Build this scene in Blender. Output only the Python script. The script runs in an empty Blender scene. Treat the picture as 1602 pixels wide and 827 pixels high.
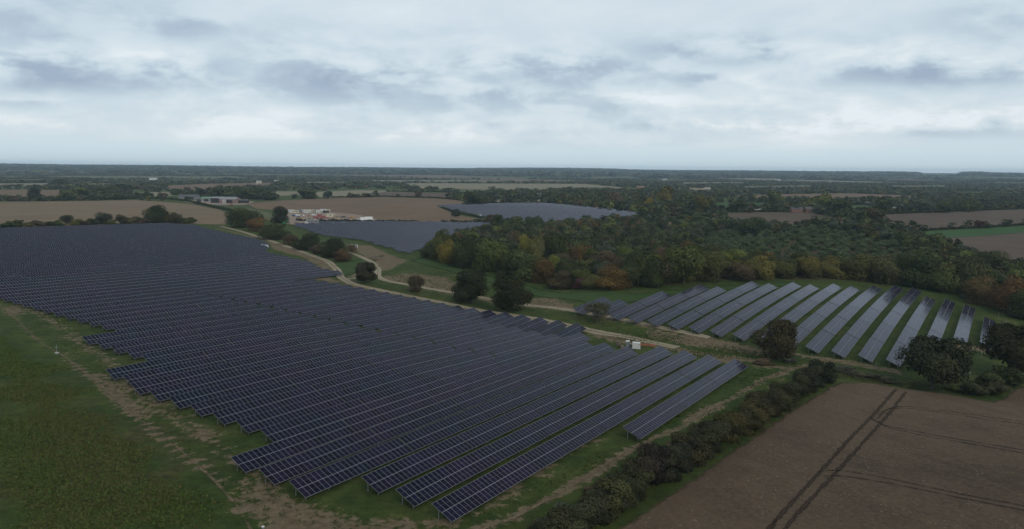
import bpy, math, random
import numpy as np
from mathutils import Matrix, Vector

random.seed(7)
rng = np.random.default_rng(7)
scene = bpy.context.scene
COL = scene.collection

# ------------------------------------------------------------------ camera
CAMZ = 55.0
FPX, PITCH, ROLL, PX0, PY0 = 1134.3, 0.1302, -0.0085, 796.0, 413.5
cp, sp, cr, sr = math.cos(PITCH), math.sin(PITCH), math.cos(ROLL), math.sin(ROLL)
r0, u0, fw = Vector((1, 0, 0)), Vector((0, sp, cp)), Vector((0, cp, -sp))
RGT, UPV = r0 * cr - u0 * sr, r0 * sr + u0 * cr
cam_d = bpy.data.cameras.new('camera')
cam = bpy.data.objects.new('camera', cam_d)
COL.objects.link(cam)
mw = Matrix.Identity(4)
for i in range(3):
    mw[i][0], mw[i][1], mw[i][2] = RGT[i], UPV[i], -fw[i]
mw[2][3] = CAMZ
cam.matrix_world = mw
cam_d.sensor_width = 36
cam_d.lens = FPX / 1602 * 36
cam_d.shift_x = (801 - PX0) / 1602
cam_d.clip_start = 1
cam_d.clip_end = 60000
scene.camera = cam

# ------------------------------------------------------------------ sky
SUN_EL, SUN_AZ = math.radians(38), math.radians(150)      # azimuth clockwise from the view direction (+Y)
W = bpy.data.worlds.new('World')
scene.world = W
W.use_nodes = True
nt = W.node_tree
nt.nodes.clear()


class NB:
    """short helper to wire shader nodes"""
    def __init__(self, tree):
        self.t = tree

    def n(self, typ, **kw):
        x = self.t.nodes.new(typ)
        for k, v in kw.items():
            setattr(x, k, v)
        return x

    def link(self, a, b):
        self.t.links.new(a, b)

    def _set(self, sock, v):
        if hasattr(v, 'links'):
            self.link(v, sock)
        else:
            sock.default_value = v

    def math(self, op, a, b=0.0, c=None, clamp=False):
        x = self.n('ShaderNodeMath', operation=op, use_clamp=clamp)
        self._set(x.inputs[0], a)
        self._set(x.inputs[1], b)
        if c is not None:
            self._set(x.inputs[2], c)
        return x.outputs[0]

    def ramp(self, v, lo, hi, a=0.0, b=1.0, smooth=True):
        x = self.n('ShaderNodeMapRange', interpolation_type='SMOOTHSTEP' if smooth else 'LINEAR')
        self._set(x.inputs[0], v)
        x.inputs[1].default_value, x.inputs[2].default_value = lo, hi
        x.inputs[3].default_value, x.inputs[4].default_value = a, b
        return x.outputs[0]

    def mix(self, f, a, b, typ='MIX'):
        x = self.n('ShaderNodeMix', data_type='RGBA', blend_type=typ)
        self._set(x.inputs[0], f)
        for s, v in ((x.inputs[6], a), (x.inputs[7], b)):
            if hasattr(v, 'links'):
                self.link(v, s)
            else:
                s.default_value = (*v, 1) if len(v) == 3 else v
        return x.outputs[2]

    def noise(self, vec, scale, detail=4, rough=0.55, dist=0.0, dim='3D'):
        x = self.n('ShaderNodeTexNoise', noise_dimensions=dim)
        if vec is not None:
            self.link(vec, x.inputs['Vector'])
        x.inputs['Scale'].default_value = scale
        x.inputs['Detail'].default_value = detail
        x.inputs['Roughness'].default_value = rough
        x.inputs['Distortion'].default_value = dist
        return x.outputs[0]

    def vec(self, x, y, z):
        c = self.n('ShaderNodeCombineXYZ')
        self._set(c.inputs[0], x)
        self._set(c.inputs[1], y)
        self._set(c.inputs[2], z)
        return c.outputs[0]


b = NB(nt)
tc = b.n('ShaderNodeTexCoord')
sx = b.n('ShaderNodeSeparateXYZ')
b.link(tc.outputs['Generated'], sx.inputs[0])
X, Y, Z = sx.outputs
Zp = b.math('MAXIMUM', Z, 0.0)
den = b.math('ADD', Zp, 0.10)
plane = b.vec(b.math('DIVIDE', X, den), b.math('DIVIDE', Y, den), 0.0)     # a flat cloud deck seen from below
n_big = b.noise(plane, 0.55, 3, 0.5, 0.3)

flat = b.vec(b.math('MULTIPLY', X, 6.0), b.math('MULTIPLY', Y, 6.0), b.math('MULTIPLY', Z, 13.0))
n_soft = b.noise(flat, 0.62, 4, 0.5, 0.2)
n_wisp = b.noise(flat, 2.6, 5, 0.6, 0.4)
n_mid = b.noise(b.vec(b.math('MULTIPLY', X, 10.0), b.math('MULTIPLY', Y, 10.0), b.math('MULTIPLY', Z, 27.0)), 1.0, 8, 0.6, 0.15)
# broad darker cloud bases hanging over the countryside: azimuth, elevation, size
U = b.math('ADD', b.math('DIVIDE', X, b.math('MAXIMUM', b.math('ABSOLUTE', Y), 0.05)), b.math('MULTIPLY', b.math('SUBTRACT', n_soft, 0.5), 0.24))
V = b.math('ADD', b.math('DIVIDE', Z, b.math('MAXIMUM', b.math('ABSOLUTE', Y), 0.05)), b.math('MULTIPLY', b.math('SUBTRACT', n_mid, 0.5), 0.055))
dark = None
for px, py, wx, wy, k in ((140, 132, 175, 21, 1.0), (560, 140, 130, 25, .9), (760, 160, 160, 20, .45), (860, 122, 85, 20, .8),
                          (1130, 92, 100, 14, .75), (1450, 120, 150, 16, 1.0), (1490, 200, 150, 10, .65), (1310, 115, 80, 30, .4), (280, 62, 90, 14, .5),
                          (960, 175, 60, 14, .4), (1150, 203, 130, 8, .45), (1560, 45, 80, 22, .45), (60, 170, 70, 8, .4), (1100, 130, 70, 14, .4),
                          (640, 80, 220, 30, .3), (60, 55, 130, 30, .35)):
    du = b.math('DIVIDE', b.math('SUBTRACT', U, (px - 796) / 1134), wx * 1.25 / 1134)
    dv = b.math('DIVIDE', b.math('SUBTRACT', V, (265 - py) / 1134), wy * 1.3 / 1134)
    g = b.math('MULTIPLY', b.math('EXPONENT', b.math('MULTIPLY', b.math('ADD', b.math('MULTIPLY', du, du), b.math('MULTIPLY', dv, dv)), -0.9)), k)
    dark = g if dark is None else b.math('MAXIMUM', dark, g)
puffs = b.math('SUBTRACT', b.ramp(n_mid, 0.36, 0.66), 0.25)
broad = b.ramp(n_big, 0.35, 0.7)
band = b.math('MULTIPLY', b.ramp(Z, 0.02, 0.05), b.ramp(Z, 0.12, 0.2, 1.0, 0.22))    # puffier towards the horizon
lum = b.math('ADD', b.math('MULTIPLY', puffs, b.math('MULTIPLY', band, 0.62)), b.math('MULTIPLY', broad, 0.25))
lum = b.math('ADD', lum, b.math('MULTIPLY', b.math('SUBTRACT', n_soft, 0.45), 0.7))
lum = b.math('SUBTRACT', lum, b.math('MULTIPLY', dark, b.math('ADD', 0.70, b.math('MULTIPLY', n_wisp, 0.5))), clamp=False)
t = b.ramp(lum, -0.75, 0.55, 0, 1, False)
cr_n = b.n('ShaderNodeValToRGB')
els = cr_n.color_ramp.elements
els[0].position, els[0].color = 0.0, (0.325, 0.41, 0.52, 1)
els[1].position, els[1].color = 1.0, (0.76, 0.82, 0.86, 1)
for p_, c_ in ((0.3, (0.43, 0.525, 0.62, 1)), (0.55, (0.56, 0.66, 0.73, 1)), (0.8, (0.655, 0.73, 0.78, 1))):
    e = els.new(p_)
    e.color = c_
b.link(t, cr_n.inputs[0])
hor = b.ramp(Z, 0.014, 0.045, 1.0, 0.0)
cloud = b.mix(b.math('MULTIPLY', hor, 0.85), cr_n.outputs[0], (0.565, 0.70, 0.765))
zen = b.ramp(Z, 0.3, 0.95, 1.0, 0.66)                                     # thicker cloud overhead
cloud = b.mix(1.0, cloud, b.vec(zen, zen, zen), 'MULTIPLY')
SKY_K = 0.1
sky = b.n('ShaderNodeTexSky', sky_type='NISHITA', sun_disc=False, sun_elevation=SUN_EL, sun_rotation=SUN_AZ)
up10 = b.n('ShaderNodeVectorMath', operation='SCALE')
b.link(cloud, up10.inputs[0])
up10.inputs['Scale'].default_value = 1 / SKY_K
full = b.mix(0.94, sky.outputs[0], up10.outputs[0])                        # cloud cover over the clear sky
bg = b.n('ShaderNodeBackground')
b.link(full, bg.inputs[0])
bg.inputs[1].default_value = SKY_K
out = b.n('ShaderNodeOutputWorld')
b.link(bg.outputs[0], out.inputs[0])

sl = bpy.data.lights.new('sun', 'SUN')
sl.energy, sl.angle, sl.color = 1.15, math.radians(22), (1.0, 0.91, 0.78)
so = bpy.data.objects.new('sun', sl)
COL.objects.link(so)
sd = Vector((math.sin(SUN_AZ) * math.cos(SUN_EL), math.cos(SUN_AZ) * math.cos(SUN_EL), math.sin(SUN_EL)))
so.rotation_euler = sd.to_track_quat('Z', 'Y').to_euler()
so.location = (0, 0, 300)

scene.view_settings.view_transform = 'Standard'
scene.view_settings.look = 'None'
scene.view_settings.gamma = 1
scene.view_settings.exposure = 0.12
scene.render.engine = 'CYCLES'
scene.cycles.use_denoising = True
scene.cycles.max_bounces = 5
scene.cycles.diffuse_bounces = 2
scene.cycles.glossy_bounces = 2
scene.cycles.transparent_max_bounces = 12
scene.cycles.volume_bounces = 0

# ------------------------------------------------------------------ terrain
AZ = 0.591
EA, EB = math.sin(AZ), math.cos(AZ)
EA2, EB2 = math.sin(0.6), math.cos(0.6)
LOW = 0.85            # height of a table's lower edge above the ground


def sstep(a, c, x):
    t_ = np.clip((x - a) / (c - a), 0, 1)
    return t_ * t_ * (3 - 2 * t_)


def edge_z(x, y):
    """height of the tables' lower edges over the farm (the ground runs LOW below it)"""
    x, y = np.asarray(x, float), np.asarray(y, float)
    s, q = x * EA + y * EB, -x * EB + y * EA
    sc, qc = np.clip(s, -150, 800), np.clip(q, -200, 800)
    r = (q - 58.7168) / 8.004
    hh = sstep(5.5, 8.3, r) * np.clip((23 - r) / 14.5, 0, 1)
    dz = np.interp(s, [140, 177, 237, 300], [0, -1.25, -2.6, -2.2]) * hh
    zm = -53.558 - 0.0279 * sc + 0.0204 * qc + dz
    s2, q2 = x * EA2 + y * EB2, -x * EB2 + y * EA2
    u, w = np.clip((s2 - 280) / 50, -0.8, 2.9), np.clip((q2 - 30) / 50, -1.2, 2.2)
    zr = -59.103 + 1.808 * u + 3.49 * w - 0.533 * u * u + 0.062 * u * w - 0.659 * w * w - 0.036 * u ** 3
    wr = sstep(220, 247, s) * (1 - sstep(140, 190, q))
    z = zm * (1 - wr) + zr * wr
    d = np.hypot(x, y)
    wf = sstep(680, 1050, d)
    az_ = x / np.maximum(np.abs(y), 1)
    roll_ = 0.86 + 0.08 * np.sin(az_ * 9 + 1) + 0.06 * np.sin(az_ * 23)
    roll_ = roll_ - 0.32 * np.exp(-((az_ - 0.583) / 0.032) ** 2) - 0.12 * sstep(0.5, 0.75, az_)
    hill = 56 * sstep(3600, 10500, d) * roll_ * (y > 0)
    return z * (1 - wf) - 52.6 * wf + CAMZ + hill


def gz(x, y):
    return edge_z(x, y) - LOW


def ray(px, py):
    a, c = (px - PX0) / FPX, -(py - PY0) / FPX
    v = fw + RGT * a + UPV * c
    return np.array(v)


def at(px, py, up=0.0):
    """the point of the ground (plus up) seen in a direction of the photograph"""
    v = ray(px, py)
    t_ = np.linspace(0, 1, 4000) ** 3 * 9000 + 40
    P = t_[:, None] * v[None]
    f = P[:, 2] + CAMZ - gz(P[:, 0], P[:, 1]) - up
    i = np.argmax(f < 0)
    if f[i] >= 0:
        i = len(t_) - 1
    a, c = t_[max(i - 1, 0)], t_[i]
    for _ in range(40):
        m = (a + c) / 2
        if m * v[2] + CAMZ - float(gz(m * v[0], m * v[1])) - up < 0:
            c = m
        else:
            a = m
    return float(a * v[0]), float(a * v[1])


def atl(pts):
    return np.array([at(*p) for p in pts])


def sq(x, y):
    return x * EA + y * EB, -x * EB + y * EA


def xy(s, q):
    return s * EA - q * EB, s * EB + q * EA


def seg_dist(P, poly, closed=False):
    """distance of points to a polyline and the fraction along it"""
    best = np.full(len(P), 1e9)
    n = len(poly)
    for i in range(n if closed else n - 1):
        A, B = poly[i], poly[(i + 1) % n]
        d = B - A
        L = d @ d + 1e-9
        t_ = np.clip(((P - A) @ d) / L, 0, 1)
        best = np.minimum(best, np.hypot(*(P - A - t_[:, None] * d).T))
    return best


def inside(P, poly):
    x, y = P[:, 0], P[:, 1]
    c = np.zeros(len(P), bool)
    n = len(poly)
    for i in range(n):
        (x1, y1), (x2, y2) = poly[i], poly[i - 1]
        if y1 == y2:
            continue
        c ^= ((y1 > y) != (y2 > y)) & (x < (x2 - x1) * (y - y1) / (y2 - y1) + x1)
    return c


def sdf(P, poly):
    d = seg_dist(P, poly, True)
    return np.where(inside(P, poly), d, -d)


# ------------------------------------------------------------------ mesh and tag helpers
def link(o, parent=None):
    COL.objects.link(o)
    if parent is not None:
        o.parent = parent
    return o


def mesh_np(name, V_, F, mats=(), attrs=None, smooth=False, uv=None):
    """mesh from numpy arrays: V_ (n,3), F (m,k)"""
    me = bpy.data.meshes.new(name)
    V_, F = np.asarray(V_, np.float32), np.asarray(F, np.int32)
    k = F.shape[1]
    me.vertices.add(len(V_))
    me.vertices.foreach_set('co', V_.ravel())
    me.loops.add(F.size)
    me.loops.foreach_set('vertex_index', F.ravel())
    me.polygons.add(len(F))
    me.polygons.foreach_set('loop_start', np.arange(0, F.size, k, dtype=np.int32))
    me.polygons.foreach_set('loop_total', np.full(len(F), k, np.int32))
    me.polygons.foreach_set('use_smooth', np.full(len(F), smooth))
    for an, av in (attrs or {}).items():
        av = np.asarray(av, np.float32)
        if av.ndim == 2:
            at_ = me.attributes.new(an, 'FLOAT_VECTOR', 'POINT')
            at_.data.foreach_set('vector', av.ravel())
        else:
            at_ = me.attributes.new(an, 'FLOAT', 'POINT')
            at_.data.foreach_set('value', av)
    if uv is not None:
        l = me.uv_layers.new(name='uv')
        l.data.foreach_set('uv', np.asarray(uv, np.float32).ravel())
    for m in mats:
        me.materials.append(m)
    me.update(calc_edges=True)
    me.validate()
    return me


def tag(o, label=None, cat=None, group=None, kind=None):
    if label:
        o['label'] = label
    if cat:
        o['category'] = cat
    if group:
        o['group'] = group
    if kind:
        o['kind'] = kind
    return o


class MB:
    """collects boxes, bars, prisms in one mesh"""
    def __init__(self):
        self.v, self.f, self.m = [], [], []

    def add(self, vs, fs, mi=0):
        o = len(self.v)
        self.v += [tuple(p) for p in vs]
        self.f += [[o + i for i in f] for f in fs]
        self.m += [mi] * len(fs)
        return self

    def box(self, c, s, mi=0, rz=0.0):
        hx, hy, hz = s[0] / 2, s[1] / 2, s[2] / 2
        ca, sa = math.cos(rz), math.sin(rz)
        vs = []
        for dz in (-hz, hz):
            for dx, dy in ((-hx, -hy), (hx, -hy), (hx, hy), (-hx, hy)):
                vs.append((c[0] + dx * ca - dy * sa, c[1] + dx * sa + dy * ca, c[2] + dz))
        return self.add(vs, [(0, 3, 2, 1), (4, 5, 6, 7), (0, 1, 5, 4), (1, 2, 6, 5), (2, 3, 7, 6), (3, 0, 4, 7)], mi)

    def bar(self, a, c, w, h=None, mi=0):
        a, c = Vector(a), Vector(c)
        h = h or w
        d = (c - a).normalized()
        s_ = d.cross(Vector((0, 0, 1)))
        if s_.length < 1e-3:
            s_ = Vector((1, 0, 0))
        s_.normalize()
        u_ = s_.cross(d)
        vs = [p + s_ * (w / 2 * i) + u_ * (h / 2 * j) for p in (a, c) for i, j in ((-1, -1), (1, -1), (1, 1), (-1, 1))]
        return self.add(vs, [(0, 1, 2, 3), (7, 6, 5, 4), (0, 4, 5, 1), (1, 5, 6, 2), (2, 6, 7, 3), (3, 7, 4, 0)], mi)

    def gable(self, l, w, h, z0, over=0.3, th=0.15, mi=0):
        """pitched roof slab, ridge along x"""
        x, y = l / 2 + over, w / 2 + over
        dz = -h * over / (w / 2)
        sec = [(-y, z0 + dz), (0, z0 + h), (y, z0 + dz), (y, z0 + dz - th), (0, z0 + h - th), (-y, z0 + dz - th)]
        vs = [(-x, a, c) for a, c in sec] + [(x, a, c) for a, c in sec]
        fs = [(0, 1, 7, 6), (1, 2, 8, 7), (2, 3, 9, 8), (3, 4, 10, 9), (4, 5, 11, 10), (5, 0, 6, 11), (0, 5, 4, 1), (1, 4, 3, 2), (6, 7, 10, 11), (7, 8, 9, 10)]
        return self.add(vs, fs, mi)

    def gwalls(self, l, w, z0, h, g, mi=0):
        """walls with gable ends, ridge along x"""
        x, y = l / 2, w / 2
        vs = [(i, j, k) for i in (-x, x) for j, k in ((-y, z0), (y, z0), (y, z0 + h), (0, z0 + h + g), (-y, z0 + h))]
        return self.add(vs, [(0, 4, 3, 2, 1), (5, 6, 7, 8, 9), (0, 5, 9, 4), (1, 2, 7, 6), (2, 3, 8, 7), (3, 4, 9, 8)], mi)

    def cyl(self, a, c, r1, r2=None, n=10, mi=0):
        a, c = Vector(a), Vector(c)
        r2 = r1 if r2 is None else r2
        d = (c - a).normalized()
        s_ = d.cross(Vector((0, 0, 1)))
        if s_.length < 1e-3:
            s_ = Vector((1, 0, 0))
        s_.normalize()
        u_ = s_.cross(d)
        vs = [p + (s_ * math.cos(2 * math.pi * i / n) + u_ * math.sin(2 * math.pi * i / n)) * r for p, r in ((a, r1), (c, r2)) for i in range(n)]
        fs = [(i, (i + 1) % n, n + (i + 1) % n, n + i) for i in range(n)] + [tuple(range(n))[::-1], tuple(range(n, 2 * n))]
        return self.add(vs, fs, mi)

    def mesh(self, name, mats):
        me = bpy.data.meshes.new(name)
        me.from_pydata(self.v, [], self.f)
        for m in (mats if isinstance(mats, (list, tuple)) else [mats]):
            me.materials.append(m)
        me.polygons.foreach_set('material_index', self.m)
        me.update()
        return me

    def build(self, name, mats, parent=None):
        return link(bpy.data.objects.new(name, self.mesh(name, mats)), parent)


def empty(name, loc, rz=0.0):
    o = bpy.data.objects.new(name, None)
    o.empty_display_size = 1
    o.location = loc
    o.rotation_euler = (0, 0, rz)
    return link(o)


# ------------------------------------------------------------------ materials
def new_mat(name):
    m = bpy.data.materials.new(name)
    m.use_nodes = True
    t_ = m.node_tree
    t_.nodes.clear()
    q = NB(t_)
    o = q.n('ShaderNodeOutputMaterial')
    p = q.n('ShaderNodeBsdfPrincipled')
    q.link(p.outputs[0], o.inputs[0])
    return m, q, p, o


def set_p(p, **kw):
    for k, v in kw.items():
        p.inputs[k].default_value = v


def plain(name, col, rough=0.7, metal=0.0, var=0.25, scale=0.6):
    """painted or weathered surface with faint uneven dirt"""
    m, q, p, o = new_mat(name)
    tcn = q.n('ShaderNodeTexCoord')
    n_ = q.noise(tcn.outputs['Object'], scale, 5, 0.6)
    c = q.mix(q.ramp(n_, 0.3, 0.75), tuple(x * (1 - var) for x in col), col)
    q.link(c, p.inputs['Base Color'])
    set_p(p, Roughness=rough, Metallic=metal)
    return m


def geo_pos(q):
    return q.n('ShaderNodeNewGeometry').outputs['Position']


def attr(q, name):
    return q.n('ShaderNodeAttribute', attribute_name=name).outputs['Fac']


def mat_ground():
    m, q, p, o = new_mat('grassland')
    pos = geo_pos(q)
    n1 = q.noise(pos, 0.018, 5, 0.6)
    n2 = q.noise(pos, 0.09, 6, 0.65, 0.4)
    n3 = q.noise(pos, 0.55, 5, 0.7)
    n4 = q.noise(pos, 4.5, 4, 0.75)
    green = q.mix(q.ramp(n2, 0.35, 0.68), (0.033, 0.054, 0.011), (0.060, 0.077, 0.019))
    brown = q.mix(q.ramp(n3, 0.3, 0.7), (0.038, 0.030, 0.015), (0.078, 0.055, 0.028))
    rough_w = q.ramp(q.math('ADD', q.math('ADD', n1, q.math('MULTIPLY', n2, 0.5)), attr(q, 'rough')), 0.82, 1.12)
    grass = q.mix(q.math('MULTIPLY', rough_w, 0.85), green, brown)
    n5 = q.noise(pos, 0.22, 5, 0.7, 0.5)
    tone = q.ramp(q.math('ADD', q.math('ADD', q.math('MULTIPLY', n3, 0.4), q.math('MULTIPLY', n4, 0.3)), q.math('MULTIPLY', n5, 0.3)), 0.34, 0.66, 0.40, 1.6, False)
    grass = q.mix(1.0, grass, q.vec(tone, tone, tone), 'MULTIPLY')
    soil = q.mix(q.ramp(n3, 0.3, 0.75), (0.105, 0.078, 0.046), (0.205, 0.162, 0.102))
    t4 = q.ramp(n4, 0.3, 0.7, 0.75, 1.15, False)
    soil = q.mix(1.0, soil, q.vec(t4, t4, t4), 'MULTIPLY')
    k = q.math('ADD', attr(q, 'soil'), q.math('ADD', q.math('MULTIPLY', q.math('SUBTRACT', n3, 0.5), 1.6), q.math('MULTIPLY', q.math('SUBTRACT', n2, 0.5), 0.9)))
    c = q.mix(q.ramp(k, 0.42, 0.62), grass, soil)
    q.link(c, p.inputs['Base Color'])
    set_p(p, Roughness=0.95)
    p.inputs['Specular IOR Level'].default_value = 0.1
    bp = q.n('ShaderNodeBump')
    bp.inputs['Strength'].default_value = 0.8
    bp.inputs['Distance'].default_value = 0.5
    q.link(q.math('ADD', n4, q.math('MULTIPLY', n3, 1.5)), bp.inputs['Height'])
    q.link(bp.outputs[0], p.inputs['Normal'])
    return m


def mat_sheet(name, c1, c2, edge=(-0.3, 0.7), amp=2.0, ascale=0.35, streak=None, speck=None, fine=0.8, big=0.012, mid=None):
    """earth, crop or track surface whose rim frays into the ground around it"""
    m, q, p, o = new_mat(name)
    pos = geo_pos(q)
    nb_ = q.noise(pos, big, 4, 0.6)
    n1 = q.noise(pos, fine, 6, 0.7)
    n2 = q.noise(pos, fine * 0.12, 4, 0.6)
    f = q.math('ADD', q.math('MULTIPLY', n1, 0.55), q.math('ADD', q.math('MULTIPLY', n2, 0.3), q.math('MULTIPLY', nb_, 0.5)))
    c = q.mix(q.ramp(f, 0.5, 0.85, 0, 1, False), c1, c2)
    if streak:
        ang, wl, amt = streak
        sxn = q.n('ShaderNodeSeparateXYZ')
        q.link(pos, sxn.inputs[0])
        tt = q.math('ADD', q.math('MULTIPLY', sxn.outputs[0], math.cos(ang) / wl), q.math('MULTIPLY', sxn.outputs[1], math.sin(ang) / wl))
        ww = q.noise(q.vec(tt, q.math('MULTIPLY', sxn.outputs[1], 0.01), 0.0), 1.0, 3, 0.7)
        k = q.ramp(ww, 0.3, 0.7, 1 - amt, 1 + amt, False)
        c = q.mix(1.0, c, q.vec(k, k, k), 'MULTIPLY')
    if speck:
        sc_, thr, col = speck
        nn = q.noise(pos, sc_, 2, 0.8)
        nn2 = q.noise(pos, 0.05, 3, 0.6)
        k = q.ramp(q.math('ADD', nn, q.math('MULTIPLY', q.math('SUBTRACT', nn2, 0.5), 0.25)), thr, thr + 0.07)
        c = q.mix(k, c, col)
    if mid:            # grass left standing between the wheels
        k = q.ramp(q.math('ADD', attr(q, 'rim'), q.math('MULTIPLY', q.math('SUBTRACT', n1, 0.5), 1.6)), mid[0], mid[0] + 0.35)
        c = q.mix(q.math('MULTIPLY', k, 0.75), c, mid[1])
    q.link(c, p.inputs['Base Color'])
    set_p(p, Roughness=0.95)
    p.inputs['Specular IOR Level'].default_value = 0.1
    bp = q.n('ShaderNodeBump')
    bp.inputs['Strength'].default_value = 0.7
    bp.inputs['Distance'].default_value = 0.3
    q.link(n1, bp.inputs['Height'])
    q.link(bp.outputs[0], p.inputs['Normal'])
    na = q.noise(pos, ascale, 5, 0.65)
    a = q.ramp(q.math('ADD', attr(q, 'rim'), q.math('MULTIPLY', q.math('SUBTRACT', na, 0.5), amp)), edge[0], edge[1])
    tr = q.n('ShaderNodeBsdfTransparent')
    mx = q.n('ShaderNodeMixShader')
    q.link(a, mx.inputs[0])
    q.link(tr.outputs[0], mx.inputs[1])
    q.link(p.outputs[0], mx.inputs[2])
    q.link(mx.outputs[0], o.inputs[0])
    return m


def mat_panel():
    m, q, p, o = new_mat('photovoltaic_glass')
    uvn = q.n('ShaderNodeUVMap', uv_map='uv')
    sxn = q.n('ShaderNodeSeparateXYZ')
    q.link(uvn.outputs[0], sxn.inputs[0])
    u, v = sxn.outputs[0], sxn.outputs[1]

    def line(x, w):      # 1 near the whole numbers
        f = q.math('FRACT', x)
        d = q.math('MINIMUM', f, q.math('SUBTRACT', 1.0, f))
        return q.math('LESS_THAN', d, w)
    fr = q.math('MAXIMUM', line(u, 0.030), line(v, 0.019))
    half = q.math('MULTIPLY', line(q.math('ADD', v, 0.5), 0.008), 0.45)
    pos = geo_pos(q)
    oi = q.n('ShaderNodeObjectInfo')
    n1 = q.noise(pos, 0.045, 5, 0.65)
    wn = q.n('ShaderNodeTexWhiteNoise', noise_dimensions='3D')
    q.link(q.vec(q.math('FLOOR', u), q.math('FLOOR', v), q.math('MULTIPLY', oi.outputs['Random'], 50)), wn.inputs['Vector'])
    cell = q.mix(q.ramp(n1, 0.38, 0.62), (0.0080, 0.0040, 0.0170), (0.0030, 0.0048, 0.0150))
    jit = q.ramp(wn.outputs['Value'], 0, 1, 0.6, 1.4, False)
    cell = q.mix(1.0, cell, q.vec(jit, jit, jit), 'MULTIPLY')
    c = q.mix(half, cell, (0.16, 0.17, 0.19))
    q.link(c, p.inputs['Base Color'])
    set_p(p, Roughness=0.6)
    p.inputs['Specular IOR Level'].default_value = 0.0
    gl = q.n('ShaderNodeBsdfGlossy')                 # textured anti-reflection glass: weak mirror even at a low angle
    q.link(q.ramp(wn.outputs['Value'], 0, 1, 0.09, 0.16, False), gl.inputs['Roughness'])
    gl.inputs['Color'].default_value = (0.90, 0.93, 1.0, 1)
    frn = q.n('ShaderNodeFresnel')
    frn.inputs['IOR'].default_value = 1.165
    gm = q.n('ShaderNodeMixShader')
    q.link(q.math('MINIMUM', frn.outputs[0], 0.22), gm.inputs[0])
    q.link(p.outputs[0], gm.inputs[1])
    q.link(gl.outputs[0], gm.inputs[2])
    al = q.n('ShaderNodeBsdfPrincipled')
    set_p(al, Roughness=0.5)
    al.inputs['Base Color'].default_value = (0.15, 0.16, 0.18, 1)
    mx = q.n('ShaderNodeMixShader')
    q.link(fr, mx.inputs[0])
    q.link(gm.outputs[0], mx.inputs[1])
    q.link(al.outputs[0], mx.inputs[2])
    q.link(mx.outputs[0], o.inputs[0])
    return m


def mat_leaf():
    m, q, p, o = new_mat('foliage')
    oi = q.n('ShaderNodeObjectInfo')
    sh = attr(q, 'tint')
    c = q.mix(1.0, oi.outputs['Color'], q.vec(q.math('ADD', 0.55, q.math('MULTIPLY', sh, 0.95)), q.math('ADD', 0.6, q.math('MULTIPLY', sh, 0.8)), q.math('ADD', 0.7, q.math('MULTIPLY', sh, 0.5))), 'MULTIPLY')
    q.link(c, p.inputs['Base Color'])
    set_p(p, Roughness=0.75)
    p.inputs['Specular IOR Level'].default_value = 0.06
    return m


def mat_leaf_mass():
    m, q, p, o = new_mat('foliage_of_many')
    a_ = q.n('ShaderNodeAttribute', attribute_name='leafcol')
    q.link(a_.outputs['Vector'], p.inputs['Base Color'])
    set_p(p, Roughness=0.8)
    p.inputs['Specular IOR Level'].default_value = 0.1
    return m


M_GROUND = mat_ground()
M_PANEL = mat_panel()
M_LEAF = mat_leaf()
M_MASS = mat_leaf_mass()
M_BARK = plain('bark', (0.075, 0.06, 0.045), 0.9, 0, 0.4, 3)
M_STEEL = plain('galvanised_steel', (0.26, 0.27, 0.28), 0.5, 0.5, 0.2, 2)
M_BACK = plain('panel_backsheet', (0.05, 0.05, 0.055), 0.6)
M_WHITE = plain('white_painted_steel', (0.56, 0.57, 0.56), 0.5, 0, 0.12)
M_CREAM = plain('cream_wall', (0.50, 0.46, 0.37), 0.8, 0, 0.2)
M_GREY = plain('grey_steel', (0.17, 0.18, 0.19), 0.6, 0, 0.25)
M_PALE = plain('pale_fibre_cement', (0.23, 0.24, 0.25), 0.8, 0, 0.25)
M_DARK = plain('dark_opening', (0.02, 0.021, 0.023), 0.7)
M_BRICK = plain('red_brick', (0.20, 0.11, 0.08), 0.85, 0, 0.3)
M_PINK = plain('pinkish_block_wall', (0.24, 0.175, 0.16), 0.85, 0, 0.3)
M_SLATE = plain('slate_roof', (0.09, 0.085, 0.09), 0.8, 0, 0.3)
M_TAN = plain('sand_coloured_cladding', (0.27, 0.22, 0.145), 0.8, 0, 0.15)
M_GREENP = plain('green_paint', (0.02, 0.20, 0.07), 0.5, 0, 0.2)
M_MOSS = plain('green_sheet_roof', (0.12, 0.24, 0.15), 0.7, 0, 0.2)
M_TEAL = plain('teal_paint', (0.02, 0.15, 0.16), 0.5, 0, 0.2)
M_BLUE = plain('blue_paint', (0.05, 0.10, 0.24), 0.4, 0, 0.2)
M_RED = plain('red_paint', (0.24, 0.04, 0.05), 0.5, 0, 0.25)
M_OCHRE = plain('ochre_paint', (0.38, 0.22, 0.05), 0.5, 0, 0.2)
M_ORANGE = plain('orange_barrier_plastic', (0.42, 0.10, 0.05), 0.6, 0, 0.2)
M_GLASS = plain('window_glass', (0.03, 0.035, 0.04), 0.1)
M_RUBBER = plain('black_rubber', (0.02, 0.02, 0.02), 0.9)
M_WOOD = plain('weathered_timber', (0.16, 0.13, 0.10), 0.9, 0, 0.3, 2)
M_PALE2 = plain('weathered_concrete', (0.38, 0.38, 0.36), 0.9)
M_SHEET = plain('white_plastic_sheet', (0.55, 0.55, 0.53), 0.5, 0, 0.15)

# ------------------------------------------------------------------ ground sheet
def axis(lo, hi, step, far_lo, far_hi, k=1.13):
    a = list(np.arange(lo, hi + step, step))
    d, x = step, a[-1]
    while x < far_hi:
        d *= k
        x += d
        a.append(x)
    d, x = step, a[0]
    pre = []
    while x > far_lo:
        d *= k
        x -= d
        pre.append(x)
    return np.array(pre[::-1] + a)


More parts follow.
